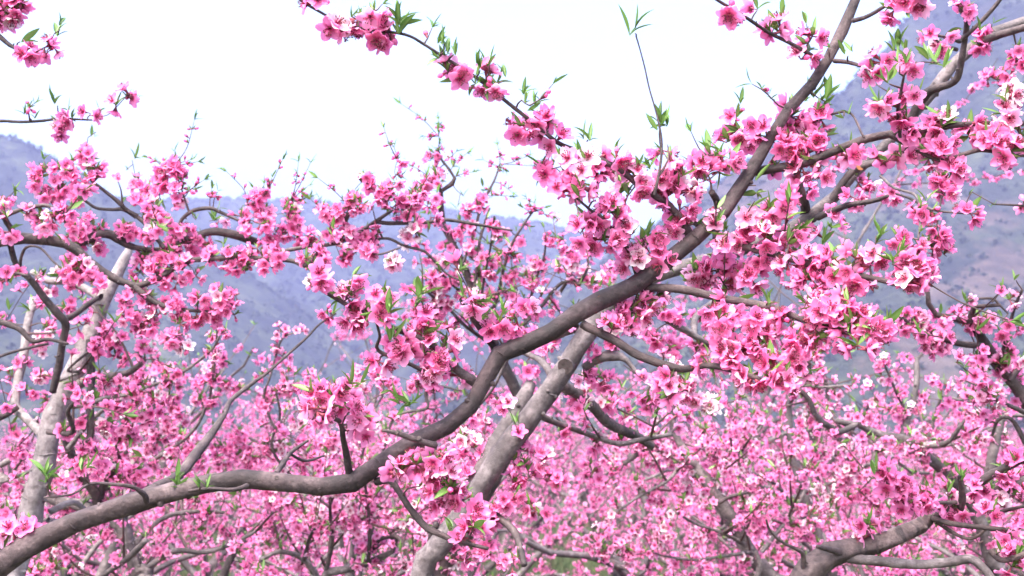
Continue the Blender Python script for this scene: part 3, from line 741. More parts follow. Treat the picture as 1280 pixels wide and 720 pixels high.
T.limb([(800, 360, 6), (850, 361, 6), (900, 372, 5.5), (960, 383, 5), (1000, 398, 4.5), (1040, 410, 4), (1072, 420, 2.5)], 1.56, 1.4)
T.limb([(728, 405, 6.5), (770, 426, 6), (800, 445, 6), (850, 461, 5.5), (880, 457, 4.5), (905, 460, 4.5), (930, 468, 4), (965, 480, 2.5)], 1.54, 1.4)
T.limb([(930, 216, 7), (960, 212, 6.5), (1000, 205, 6.5), (1040, 190, 6), (1085, 173, 6), (1130, 165, 5), (1160, 162, 4.5), (1210, 155, 4), (1265, 155, 3.5), (1310, 150, 3)], 1.6, 1.42)
T.limb([(1110, 168, 3.5), (1150, 190, 3), (1180, 200, 3), (1225, 188, 3), (1270, 195, 2), (1300, 190, 2)], 1.48, 1.4)
T.limb([(866, 302, 7), (855, 280, 5.5), (838, 258, 5), (820, 245, 5), (800, 232, 4.8), (775, 213, 4.5), (740, 195, 4), (700, 180, 3.2), (678, 163, 3), (650, 140, 2.8), (625, 120, 2.6), (595, 97, 2.4), (560, 75, 2.2), (530, 55, 2), (506, 43, 2), (460, 37, 1.9), (425, 28, 1.9), (400, 15, 1.9), (372, -3, 2), (330, -40, 2)], 1.57, 1.35)
T.limb([(797, 345, 4), (790, 325, 3.5), (783, 308, 3), (770, 292, 2.6), (755, 275, 2.3), (735, 260, 2), (718, 245, 1.6)], 1.56, 1.48)
T.limb([(900, 268, 6), (896, 250, 5), (890, 240, 4.5)], 1.6, 1.56)
T.limb([(915, 250, 4), (925, 228, 3), (945, 205, 3), (950, 190, 2)], 1.62, 1.66)
T.limb([(1066, 26, 3.5), (1085, 20, 3), (1110, 5, 2.6), (1135, -10, 2.2), (1165, -20, 2)], 1.58, 1.48)
T.limb([(1043, 76, 3.5), (1060, 78, 3), (1080, 85, 2.2), (1090, 98, 1.5)], 1.58, 1.5)
T.limb([(1125, 172, 2.6), (1122, 140, 2.6), (1127, 110, 2.2), (1130, 95, 1.6)], 1.46, 1.42)
T.limb([(1027, 85, 4), (1015, 70, 3.2), (990, 55, 2.8), (960, 40, 2.6), (930, 20, 2.4), (900, 2, 2.2), (872, -15, 2)], 1.59, 1.45)
T.limb([(597, 480, 8), (575, 465, 6.5), (558, 448, 4.5), (540, 432, 4), (520, 421, 4), (490, 410, 4), (455, 392, 3.5), (430, 379, 3), (405, 364, 2.6), (385, 350, 2)], 1.53, 1.42, mat_=BARK_FRONT)
T.limb([(565, 460, 4), (540, 467, 3), (510, 454, 3), (473, 438, 2.6), (475, 420, 2.2), (470, 400, 1.6), (471, 385, 1.3)], 1.5, 1.4)
T.limb([(624, 440, 6), (608, 422, 4.5), (596, 405, 3.5), (585, 390, 3), (575, 374, 2)], 1.54, 1.5)
T.limb([(438, 602, 6), (434, 572, 5), (429, 548, 4), (425, 528, 3.5), (411, 523, 2.6), (396, 525, 2)], 1.5, 1.4)
T.limb([(478, 538, 2), (492, 540, 3.2), (510, 546, 4), (530, 553, 4.5), (545, 557, 5)], 1.42, 1.44)
T.limb([(470, 602, 5.5), (487, 600, 5), (497, 612, 4.5), (510, 632, 4.5), (530, 656, 5), (545, 665, 4.5), (575, 677, 3.5), (610, 686, 2.5)], 1.5, 1.42)
T.limb([(183, 628, 4.5), (180, 618, 4), (165, 608, 3), (140, 605, 2.5), (112, 605, 2.2), (90, 618, 1.6), (55, 622, 1.4)], 1.44, 1.36)
T.limb([(345, 592, 4), (355, 578, 4), (363, 566, 3), (385, 550, 2)], 1.5, 1.6)
T.limb([(309, 607, 4), (292, 612, 3), (262, 611, 2.6), (236, 614, 2.2)], 1.43, 1.38)
T.limb([(360, 566, 2), (382, 576, 2), (405, 570, 1.5)], 1.58, 1.7)
T.limb([(160, 632, 10), (190, 612, 10), (222, 596, 9), (243, 570, 7.5), (262, 545, 6), (280, 518, 4), (290, 500, 3.4), (318, 477, 2.8)], 1.56, 1.95, mat_=BARK_DARK)
T.limb([(318, 477, 2.6), (335, 465, 2.2), (352, 450, 2), (382, 423, 1.8), (400, 405, 1.4), (420, 392, 1.2)], 1.95, 2.05)
T.limb([(895, 285, 5), (898, 308, 6), (899, 330, 5.5), (898, 345, 4)], 1.62, 1.62, mat_=BARK_DARK)
T.limb([(1020, 150, 2), (1060, 140, 1.6), (1080, 172, 1.6)], 1.58, 1.5)
for a in [(398, 3, 4, 7), (415, 37, 5, 8), (447, 24, 4, 9), (466, 18, 3, 6), (470, 45, 9, 12), (488, 48, 6, 10), (560, 90, 3, 5), (572, 98, 3, 5), (583, 82, 2, 3), (608, 100, 6, 11), (618, 108, 3, 8), (652, 158, 6, 10), (675, 148, 5, 10), (685, 160, 6, 12), (692, 178, 3, 8), (685, 212, 4, 10), (704, 218, 6, 12), (700, 240, 3, 8),
          (725, 225, 6, 14), (742, 205, 8, 13), (748, 222, 6, 12), (770, 198, 4, 8), (715, 238, 4, 10), (763, 265, 8, 13), (752, 275, 4, 10), (765, 300, 8, 18), (790, 238, 6, 12), (795, 220, 5, 10), (822, 228, 9, 16), (845, 222, 8, 14), (838, 240, 6, 16), (828, 188, 6, 11), (880, 212, 7, 13), (906, 206, 7, 13), (862, 205, 4, 10),
          (845, 285, 6, 16), (815, 302, 7, 18), (850, 262, 4, 12), (820, 322, 8, 16), (775, 300, 6, 14), (790, 330, 7, 16), (850, 240, 5, 12), (730, 285, 4, 14), (745, 300, 5, 14), (800, 315, 7, 16), (870, 280, 3, 10),
          (925, 165, 5, 9), (930, 180, 6, 10), (920, 148, 3, 5), (950, 160, 6, 10), (912, 175, 5, 9), (990, 145, 9, 16), (1000, 170, 10, 16), (1020, 188, 7, 12), (975, 182, 9, 14), (1025, 150, 6, 12), (1005, 195, 6, 12), (968, 200, 5, 10), (1030, 170, 5, 9),
          (975, 36, 5, 9), (1013, 50, 5, 9), (945, 15, 2, 6), (913, 13, 4, 7), (966, 44, 3, 6), (1102, 78, 5, 9), (1094, 88, 4, 7), (1143, 80, 4, 8), (1140, 120, 4, 9), (1105, 132, 4, 8), (1128, 140, 5, 9), (1132, 5, 9, 12), (1150, 0, 7, 12), (1118, 12, 4, 7), (1100, 128, 2, 5),
          (1172, 160, 8, 12), (1178, 182, 8, 12), (1150, 175, 7, 12), (1160, 195, 5, 10), (1212, 170, 7, 13), (1238, 180, 7, 12), (1262, 190, 7, 13), (1230, 165, 5, 10), (1130, 190, 6, 12), (1110, 200, 5, 12), (1060, 195, 5, 12), (1275, 170, 4, 10), (1130, 158, 5, 12), (1188, 215, 4, 6),
          (965, 272, 6, 10), (980, 248, 7, 12), (988, 290, 6, 10), (1000, 215, 5, 12), (1022, 215, 5, 12), (943, 268, 3, 8), (962, 262, 4, 8), (935, 290, 7, 12), (960, 300, 7, 14), (985, 305, 6, 12), (925, 300, 5, 10),
          (880, 340, 9, 14), (905, 355, 8, 14), (925, 338, 9, 16), (945, 330, 6, 12), (872, 350, 6, 10), (900, 330, 6, 12), (940, 350, 6, 12),
          (788, 390, 14, 16), (775, 402, 9, 12), (805, 380, 7, 12), (765, 412, 5, 8), (820, 372, 4, 8),
          (1012, 325, 7, 13), (1040, 322, 8, 13), (1068, 330, 8, 13), (1092, 325, 6, 10), (1145, 345, 14, 16), (1150, 330, 7, 12), (1135, 350, 7, 12), (1015, 350, 8, 14), (1045, 355, 8, 14), (1000, 345, 6, 12), (985, 330, 5, 12), (1075, 350, 6, 12), (1125, 325, 4, 8),
          (1022, 415, 9, 14), (1045, 395, 9, 14), (1068, 400, 10, 14), (1085, 408, 8, 12), (1105, 408, 7, 11), (1050, 418, 8, 13), (1072, 432, 5, 8), (1030, 390, 6, 12), (1020, 400, 6, 12), (1062, 382, 5, 12), (1005, 385, 5, 12), (1000, 425, 5, 10),
          (925, 445, 9, 15), (950, 435, 9, 15), (985, 445, 8, 14), (965, 462, 8, 12), (940, 470, 7, 11), (905, 440, 7, 13), (885, 450, 5, 10), (975, 475, 5, 9), (835, 478, 7, 12), (840, 490, 4, 8), (1005, 458, 5, 10), (920, 425, 8, 15), (945, 408, 8, 15), (905, 405, 7, 14), (960, 395, 6, 14), (915, 385, 6, 13), (975, 415, 7, 13), (890, 380, 4, 10), (990, 400, 4, 10),
          (402, 503, 12, 12), (396, 515, 5, 8), (425, 488, 5, 9), (412, 495, 6, 9), (448, 520, 9, 13), (455, 535, 4, 9), (437, 508, 3, 7), (485, 490, 2, 6),
          (543, 455, 14, 14), (535, 438, 9, 12), (555, 445, 6, 11), (545, 468, 6, 9), (530, 420, 5, 9), (475, 450, 3, 6), (508, 438, 6, 10), (500, 430, 4, 8), (432, 375, 5, 9), (445, 392, 7, 12), (458, 400, 6, 10), (470, 378, 5, 10), (478, 390, 6, 10), (412, 390, 4, 7), (393, 350, 6, 9), (440, 350, 3, 6), (485, 375, 3, 8), (575, 470, 4, 9), (530, 405, 5, 10), (560, 425, 5, 12), (620, 410, 7, 12), (600, 375, 4, 10), (640, 400, 5, 12), (655, 385, 4, 10),
          (560, 600, 9, 16), (545, 585, 8, 14), (575, 620, 9, 16), (555, 630, 7, 16), (590, 640, 7, 14), (520, 580, 6, 12), (590, 665, 5, 10), (545, 570, 4, 10), (500, 590, 5, 9),
          (95, 690, 0, 5), (20, 672, 8, 14), (40, 665, 6, 10)]:
    if a[2]: T.F(*a)
T.F(1005, 70, 5, 9, 'pale'); T.F(1258, 130, 7, 14, 'white'); T.F(1272, 118, 5, 9, 'white'); T.F(1262, 148, 5, 9, 'white'); T.F(1190, 150, 3, 6, 'white')
T.F(785, 215, 3, 6, 'white'); T.F(870, 232, 4, 8, 'white'); T.F(790, 292, 3, 7, 'white'); T.F(665, 605, 0, 1) if 0 else None
for x, y, sc in [(440, 20, .5), (497, 42, 1.1), (503, 30, 1.1), (555, 55, .9), (567, 68, 1), (553, 66, .7), (590, 98, .9), (612, 82, 1.1), (600, 88, .8), (628, 102, .8), (652, 125, .9), (662, 132, .8), (735, 175, 1.0), (680, 208, 1), (722, 240, .9), (770, 268, .8), (745, 250, .6), (802, 297, 1.1), (810, 212, .7), (795, 210, .8), (888, 190, 1), (898, 192, .9), (945, 232, 1.1),
             (1022, 122, 1.2), (1035, 128, 1.1), (1028, 145, .8), (1018, 145, .7), (1055, 145, .7), (1118, 62, 1.2), (1128, 68, 1.1), (1125, 82, .8), (1165, 78, 1.0), (1175, 78, 1.2), (1112, 105, 1), (1185, 148, 1), (1095, 295, 1), (1125, 335, .8), (1115, 330, .8), (1050, 350, .7), (790, 402, .7), (975, 25, 1.0), (960, 118, .5), (1035, 60, .5), (1060, 70, .8),
             (475, 400, 1.1), (482, 395, 1.0), (497, 425, 1.1), (492, 423, .9), (440, 372, .8), (398, 492, 1.1), (440, 478, 1.1), (525, 372, 1.1), (520, 380, .9), (580, 370, 1), (625, 395, 1), (215, 607, 1.1), (225, 612, .9), (250, 608, .7), (500, 505, 1), (512, 508, .9), (60, 595, 1), (58, 608, .9), (105, 592, .8), (555, 455, .6), (565, 660, .8), (525, 608, .7), (600, 400, .8), (1260, 400, .9), (960, 378, .8), (905, 292, .7)]:
    T.G(x, y, sc)
T.G(825, 155, 1.1, 4)
T.limb([(818, 244, 2.6), (824, 215, 2), (827, 190, 1.8), (826, 168, 1.6), (820, 140, 1.2), (812, 112, 1.1), (806, 85, 1.1), (800, 62, 1.0), (795, 45, 1.2)], 1.5, 1.5); T.G(794, 42, 1.5, 1); T.whip(864, 165, 0); T.whip(691, 105, 2); T.whip(940, 105, 1); T.whip(925, 130, 2); T.whip(1008, 30, 2); T.whip(540, 35, 1); T.whip(478, 5, 0); T.whip(1030, 95, 1)
T.cut(757, 366, 6.5, -6, -14, True)
for x, y, rr_, nx_, ny_ in [(525, 545, 5, -3, -14), (622, 455, 5, 12, -6), (672, 428, 6, -2, 10), (112, 660, 4, 2, -9), (395, 605, 3.5, 0, 5), (726, 372, 5, -8, -10), (560, 515, 4, -8, -9), (950, 200, 4, -10, 2)]:
    T.cut(x, y, rr_, nx_, ny_)
for x, y, q, nx_, ny_ in [(148, 622, 3, 0, -9), (182, 612, 3.2, 0, -9), (272, 592, 3.5, -2, -9), (298, 588, 4, 1, -9), (90, 665, 4, 3, 4), (250, 625, 3, 1, 5), (350, 600, 3.5, 2, -8), (470, 570, 3.5, -8, -6), (497, 545, 4, -8, -7), (590, 470, 3.5, -8, 0), (612, 470, 4, 3, 2), (665, 418, 3.5, -4, -8), (705, 385, 4.5, -6, -8), (728, 400, 4, 2, 5), (775, 350, 3.5, -6, -9), (815, 325, 4, -7, -7), (842, 318, 3.5, 3, 4), (880, 275, 4, -8, -5), (905, 280, 4, 7, 4), (940, 215, 3.5, 4, 3), (957, 165, 3.2, -7, -3), (985, 120, 3.5, -5, -6), (1008, 112, 3, 3, 4), (1025, 72, 3, -7, -2), (1062, 30, 2.8, 6, 2)]:
    T.cut(x, y, q, nx_, ny_)

T.shoots(14, (560, 1260), (150, 480), .8, .8, 2.2, (40, 90))
# ---- pale grey forked tree behind the front limb
T = newtree('peach tree with a thick pale grey forked trunk behind the brown limb at the centre', GRP, (-.2, 2.35, gz(-.2, 2.35)), 2.2, BARK_PALE, white=.06); T.rs = .64
T.limb([(525, 735, 23), (543, 690, 22.5), (560, 665, 22), (590, 625, 21), (625, 570, 20), (655, 530, 21), (685, 490, 20), (710, 455, 19), (735, 415, 19), (752, 390, 18), (785, 362, 15), (830, 340, 14), (880, 326, 13), (940, 306, 13), (985, 288, 13), (1015, 270, 13), (1045, 243, 11), (1065, 220, 9.5), (1092, 195, 8.5), (1140, 145, 8), (1165, 115, 8), (1190, 82, 8), (1215, 60, 8), (1240, 42, 8), (1290, 22, 7.5), (1340, 0, 7)],
       2.1, 2.15, name='trunk', pre=[(-.2, 2.35, -.5, .085), (-.2, 2.33, -.1, .062), (-.2, 2.28, .5, .052), (-.19, 2.2, .95, .046)], bump=.14)
T.limb([(585, 630, 20), (600, 598, 20), (618, 565, 20), (632, 535, 18), (648, 510, 16), (658, 492, 14), (664, 480, 11)], 2.2, 2.3, bump=.14)
T.limb([(592, 612, 7), (600, 628, 5), (622, 646, 5), (643, 665, 5.5), (650, 685, 5), (655, 706, 4.5)], 2.15, 2.0, mat_=BARK_DARK)
T.limb([(541, 690, 7), (540, 672, 6), (545, 655, 4)], 2.15, 2.1, mat_=BARK_DARK)
T.limb([(730, 460, 9), (748, 448, 9), (765, 444, 8), (782, 450, 4), (800, 470, 2.5), (820, 480, 2)], 2.15, 2.1)
T.limb([(700, 482, 8), (722, 492, 8), (742, 510, 8), (760, 528, 7.5), (778, 538, 7), (795, 545, 6.5), (815, 558, 5)], 2.2, 2.45, mat_=BARK_MID)
T.limb([(675, 520, 5), (700, 530, 4), (730, 541, 4), (770, 554, 3.6), (800, 550, 3.5), (840, 543, 3)], 2.2, 2.4, mat_=BARK_MID)
T.limb([(690, 470, 6), (680, 455, 5), (665, 445, 4), (640, 440, 3.5), (620, 480, 2), (600, 505, 2)], 2.25, 2.4)
T.limb([(720, 410, 8), (705, 415, 7), (690, 422, 6)], 2.15, 2.2)
T.limb([(826, 408, 0.1), (845, 412, 6), (860, 418, 7), (880, 425, 7), (900, 430, 4)], 2.5, 2.6) if 0 else None
T.limb([(800, 352, 6), (812, 372, 5), (835, 400, 5), (860, 415, 5), (885, 430, 4), (910, 445, 3.5)], 2.25, 2.4, mat_=BARK_MID)
T.limb([(868, 418, 4), (868, 400, 5), (880, 385, 4), (905, 370, 3)], 2.35, 2.5, mat_=BARK_PALE)
T.limb([(1007, 268, 8), (1005, 255, 6.5), (998, 228, 6), (992, 205, 5), (987, 185, 4.5), (980, 165, 3)], 2.15, 1.95, mat_=BARK_DARK)
T.limb([(1040, 250, 6), (1062, 218, 5), (1085, 205, 5), (1120, 198, 3.5), (1160, 196, 3.4), (1195, 194, 3), (1225, 187, 2.5)], 2.1, 2.0, mat_=BARK_DARK)
T.limb([(1022, 272, 5), (1050, 260, 4.5), (1065, 255, 4), (1095, 250, 3.4), (1110, 245, 2.5)], 2.1, 1.95, mat_=BARK_DARK)
T.limb([(1138, 150, 7), (1152, 125, 7), (1165, 112, 6.5), (1185, 106, 5), (1196, 98, 5), (1202, 75, 4.5), (1207, 45, 4), (1208, 25, 3.5), (1200, 12, 2.5)], 2.13, 1.95, mat_=BARK_DARK)
T.limb([(1200, 50, 4), (1215, 38, 3), (1240, 12, 3), (1258, -10, 2.5)], 2.0, 1.95, mat_=BARK_DARK)
T.limb([(1200, 52, 3), (1180, 46, 2.2), (1165, 43, 2)], 1.98, 1.92, mat_=BARK_DARK); T.limb([(1196, 62, 3), (1180, 57, 2.2), (1170, 50, 1.6)], 1.98, 1.92, mat_=BARK_DARK)
T.limb([(1225, 52, 6), (1255, 42, 5.5), (1300, 28, 5)], 2.1, 2.0, mat_=BARK_DARK)
T.limb([(1110, 240, 1.6), (1135, 247, 2), (1165, 262, 1.8), (1195, 266, 1.4)], 2.0, 1.9); T.limb([(1100, 220, 2), (1118, 235, 2), (1145, 245, 2), (1150, 275, 1.8), (1148, 300, 1.6)], 2.0, 1.9)
T.limb([(1185, 193, 1.6), (1180, 225, 1.5), (1170, 290, 1.4), (1165, 320, 1.2)], 2.0, 2.0)
T.cut(713, 457, 13, -2, 2); T.cut(1073, 213, 7, 4, -3, True); T.cut(595, 600, 8, 3, 2)
for a in [(1075, 232, 4, 9), (1068, 250, 5, 8), (1112, 242, 5, 8), (1175, 222, 8, 12), (1185, 240, 7, 9), (1172, 232, 5, 8), (1160, 270, 5, 9), (1145, 265, 4, 6), (1208, 267, 5, 9), (1163, 283, 4, 7), (1178, 295, 4, 7), (1120, 300, 5, 8), (1170, 310, 6, 9), (1155, 312, 6, 10), (1180, 318, 4, 7), (1225, 48, 6, 9), (1225, 60, 4, 8), (1208, 17, 4, 7), (1197, 3, 5, 8), (1173, 60, 4, 7), (1163, 45, 2, 4), (1275, 70, 7, 10), (1250, 98, 4, 7), (1262, 95, 2, 4), (1278, 85, 4, 8), (1235, 100, 2, 4), (1185, 40, 1, 3),
          (1050, 200, 4, 9), (1085, 225, 4, 8), (1012, 240, 4, 10), (1005, 290, 5, 10), (1040, 275, 3, 8),
          (690, 480, 0, 1), (730, 470, 7, 12), (755, 475, 6, 10), (745, 440, 5, 9), (770, 430, 5, 10), (820, 425, 7, 12), (840, 440, 6, 10), (800, 400, 6, 12), (830, 385, 6, 12), (850, 395, 5, 10), (870, 440, 5, 10), (880, 400, 7, 12), (895, 420, 7, 12), (760, 500, 6, 10), (785, 520, 4, 8), (810, 500, 6, 10), (860, 490, 5, 9), (720, 500, 6, 10), (700, 540, 5, 10), (745, 555, 7, 13), (780, 545, 4, 9), (650, 560, 5, 10), (660, 590, 6, 12), (640, 625, 9, 14), (610, 650, 9, 14), (670, 640, 7, 14), (640, 600, 5, 10), (690, 600, 7, 12), (675, 570, 5, 10), (600, 570, 4, 9), (575, 560, 5, 9), (570, 590, 7, 12), (625, 500, 4, 8), (590, 520, 4, 8), (610, 690, 6, 12), (640, 700, 6, 12), (580, 700, 5, 12), (740, 590, 6, 12), (690, 430, 5, 10), (660, 460, 3, 7), (870, 465, 5, 8)]:
    if a[2]: T.F(*a)
for a in [(855, 480, 5, 8), (872, 500, 6, 9), (885, 505, 5, 8), (842, 465, 5, 9), (590, 555, 6, 10), (575, 545, 4, 8), (735, 490, 4, 8)]: T.F(*a, 'white')
for x, y, sc in [(652, 535, 1.2), (660, 545, 1), (645, 515, 1), (640, 575, .9), (815, 515, 1), (880, 515, 1), (1105, 215, 1), (1155, 253, 1.1), (1150, 262, .8), (1070, 222, 1), (1185, 205, .9), (1215, 240, .5), (1242, 255, .4), (1150, 290, .8), (1080, 95, .5), (1225, 38, 1), (1240, 30, .9), (1270, 60, .9), (1190, 230, .7), (770, 490, .9), (735, 505, .8), (1005, 125, .6)]:
    T.G(x, y, sc)

T.shoots(24, (640, 960), (380, 700), 1.0, .5, 2, (40, 110))
# ---- left tree with the pale trunk
T = newtree('peach tree with a leaning pale grey trunk at the left, behind the brown limb', GRP, (-1.55, 2.7, gz(-1.55, 2.7)), 2.6, BARK_LIGHT, white=.08, soft=.1)
T.limb([(24, 690, 18), (38, 640, 17.5), (52, 590, 17), (60, 550, 17), (68, 520, 16.5), (82, 485, 15.5), (98, 455, 14.5), (108, 430, 13), (120, 400, 13), (132, 365, 12), (145, 345, 9.5), (155, 325, 7), (160, 312, 5)], 2.55, 2.75, name='trunk',
       pre=[(-1.55, 2.7, -.6, .075), (-1.5, 2.68, .2, .05), (-1.3, 2.58, .8, .04)], bump=.16)
T.limb([(55, 545, 7), (35, 525, 6), (20, 508, 6.5), (22, 480, 6), (30, 440, 6), (35, 405, 5.5), (42, 375, 5)], 2.62, 2.8)
T.limb([(20, 508, 6), (5, 518, 6), (-20, 528, 6)], 2.65, 2.6, mat_=BARK_DARK)
T.limb([(125, 372, 6.5), (108, 362, 5.5), (85, 352, 5.5), (60, 350, 5), (40, 340, 4)], 2.65, 2.7)
T.limb([(100, 480, 7), (120, 472, 5), (150, 468, 5), (162, 465, 4.5), (172, 458, 4), (180, 450, 3.6)], 2.62, 2.5, mat_=BARK_MID)
T.limb([(112, 425, 5), (113, 450, 6), (114, 480, 5.5), (113, 510, 5.5), (113, 545, 5), (105, 555, 4.5)], 2.55, 2.5, mat_=BARK_DARK)
T.limb([(112, 505, 3.5), (130, 498, 3), (160, 493, 2.5), (185, 488, 2)], 2.52, 2.45)
T.limb([(60, 540, 4), (90, 540, 3.5), (85, 515, 3), (95, 500, 2.4)], 2.52, 2.4, mat_=BARK_DARK)
T.limb([(75, 475, 3), (100, 465, 2.5), (85, 462, 2), (110, 440, 2)], 2.6, 2.5)
T.limb([(62, 640, 5), (90, 628, 4), (110, 640, 3)], 2.62, 2.7); T.limb([(60, 650, 4), (85, 655, 4), (110, 655, 3)], 2.6, 2.7)
for x, y, n, r in [(50, 380, 5, 10), (85, 380, 6, 10), (65, 415, 8, 11), (50, 425, 5, 9), (55, 440, 6, 10), (130, 410, 7, 11), (140, 425, 6, 10), (120, 395, 5, 10), (30, 455, 5, 9), (55, 470, 5, 9), (145, 440, 7, 11), (155, 450, 5, 9), (130, 480, 8, 12), (150, 485, 6, 10), (120, 500, 6, 10), (40, 490, 4, 8), (60, 500, 4, 9), (140, 510, 7, 11), (165, 500, 6, 10), (180, 480, 5, 9), (160, 525, 7, 12), (130, 530, 6, 11), (185, 520, 7, 12), (150, 545, 7, 12), (100, 575, 7, 12), (80, 600, 5, 10), (20, 560, 8, 13), (30, 600, 5, 11), (115, 560, 6, 12), (15, 540, 5, 10), (130, 580, 6, 12), (80, 540, 4, 8), (10, 640, 6, 12), (90, 350, 5, 9), (60, 365, 5, 9), (5, 400, 4, 8), (165, 545, 6, 11), (195, 500, 6, 10), (180, 440, 4, 8), (15, 470, 3, 8), (105, 530, 4, 9), (150, 600, 6, 12), (175, 590, 6, 12)]: T.F(x, y, n, r)
for x, y, sc in [(105, 630, 1), (55, 600, 1.1), (62, 615, 1), (125, 440, 1), (110, 520, 1), (165, 500, .9), (178, 520, .9), (10, 390, 1), (35, 385, 1), (62, 395, 1.1), (5, 640, 1), (150, 430, .7), (50, 365, .8), (175, 360, .8), (15, 540, .7), (170, 440, .8)]: T.G(x, y, sc)
T.whip(205, 455, 3)

T.shoots(16, (0, 230), (330, 620), .9, .6, 2, (40, 120))
# ---- dark limbed tree reaching in from the left edge
T = newtree('dark barked peach tree whose limbs reach in from the left edge below the pale sky', GRP, (-2.1, 2.5, gz(-2.1, 2.5)), 2.4, BARK_DARK, white=.05, soft=.05)
T.limb([(-90, 340, 11), (-40, 318, 9.5), (0, 301, 8.5), (30, 298, 8), (60, 300, 7.5), (82, 304, 7.2), (97, 313, 6.5), (110, 325, 6), (128, 340, 6), (150, 352, 5), (172, 358, 4.5), (195, 350, 4), (215, 336, 4), (240, 325, 4), (262, 323, 3.6), (290, 321, 3.2), (330, 323, 3.2), (360, 312, 3), (390, 306, 2.8), (425, 303, 2.6), (450, 290, 2.6), (470, 277, 3), (490, 263, 2)],
       2.4, 2.45, pre=[(-2.1, 2.5, -.6, .08), (-2.0, 2.5, .4, .06), (-1.75, 2.42, 1.1, .045)], bump=.14)
T.limb([(92, 308, 5), (110, 300, 6), (125, 292, 6), (138, 293, 6.5), (150, 300, 6), (165, 308, 4.5), (200, 312, 4), (235, 300, 5), (262, 290, 5.5), (290, 293, 6), (312, 300, 6), (326, 304, 4)], 2.45, 2.55)
T.limb([(5, 272, 3), (15, 266, 3), (35, 260, 3), (58, 257, 2.8), (70, 265, 2.2), (82, 278, 2)], 2.35, 2.3); T.limb([(5, 300, 4.5), (14, 290, 4.5), (8, 278, 4), (3, 270, 4), (-15, 262, 3)], 2.4, 2.35)
T.limb([(12, 300, 4), (16, 318, 4), (22, 332, 4), (40, 352, 4.5), (55, 372, 5), (72, 392, 5.5), (82, 405, 5.5), (78, 430, 5), (74, 455, 5.5), (66, 490, 5)], 2.42, 2.5)
T.limb([(80, 400, 5), (95, 392, 4), (110, 380, 4), (122, 372, 3)], 2.48, 2.55)
T.limb([(-20, 400, 4), (5, 404, 4), (25, 412, 4), (40, 426, 3.2), (60, 424, 2.4), (85, 430, 2)], 2.4, 2.4); T.limb([(-10, 450, 2.4), (10, 442, 2.2), (40, 434, 2), (60, 430, 1.8)], 2.3, 2.4)
T.limb([(168, 358, 4), (180, 368, 5), (195, 378, 4), (212, 384, 3), (240, 388, 2.5), (265, 390, 2)], 2.42, 2.4)
T.limb([(113, 290, 2.6), (140, 262, 2.4), (130, 245, 2.6), (115, 228, 2)], 2.4, 2.4) if 0 else None
T.limb([(170, 272, 2.6), (155, 262, 3), (140, 262, 2.5), (120, 260, 2.2), (105, 250, 2)], 2.45, 2.4); T.limb([(172, 270, 3), (158, 262, 3), (145, 250, 3), (130, 238, 2.4), (115, 226, 2)], 2.45, 2.4); T.limb([(205, 310, 3.2), (190, 290, 3), (180, 278, 3), (170, 270, 3)], 2.45, 2.45)
T.limb([(235, 300, 2.5), (225, 280, 2.6), (240, 264, 2.8), (262, 260, 2.8), (275, 265, 2.5), (295, 274, 2), (310, 282, 1.6)], 2.5, 2.5)
T.limb([(470, 277, 3), (490, 279, 3), (530, 278, 2.6), (560, 275, 2.6), (600, 281, 2.2), (640, 288, 1.6)], 2.45, 2.5)
T.limb([(440, 296, 2), (460, 300, 2), (485, 298, 2), (505, 307, 2), (530, 314, 2.2), (545, 328, 2), (560, 343, 1.6), (580, 352, 1.4)], 2.45, 2.5); T.limb([(425, 303, 2.6), (430, 285, 3.2), (434, 270, 3), (445, 255, 2)], 2.44, 2.4)
T.limb([(330, 324, 2.6), (365, 326, 3.2), (380, 332, 3.2), (390, 325, 3), (395, 318, 2)], 2.42, 2.36); T.limb([(440, 310, 1.6), (470, 318, 1.5), (500, 310, 1.2)], 2.44, 2.36)
T.limb([(30, 345, 3), (25, 330, 2.4), (32, 310, 2), (50, 310, 1.6), (70, 330, 1.5), (90, 345, 1.2)], 2.4, 2.3)
T.limb([(-10, 345, 3), (5, 350, 3), (20, 342, 2.4), (35, 345, 2)], 2.3, 2.3); T.limb([(-30, 155, 2.6), (0, 151, 2.2), (25, 152, 2.1), (50, 151, 2), (75, 148, 1.8), (95, 149, 1.5), (115, 150, 1.2)], 2.0, 2.0, label='thin bare ended twig against the sky')
T.limb([(-30, 20, 4), (0, 46, 3.4), (12, 56, 3), (28, 65, 2), (38, 70, 1.4)], 1.9, 1.9); T.limb([(-60, 200, 5), (-30, 155, 3)], 2.1, 2.0); T.limb([(-90, 330, 9), (-75, 260, 7), (-60, 200, 6), (-50, 90, 5), (-30, 20, 4)], 2.4, 1.9)
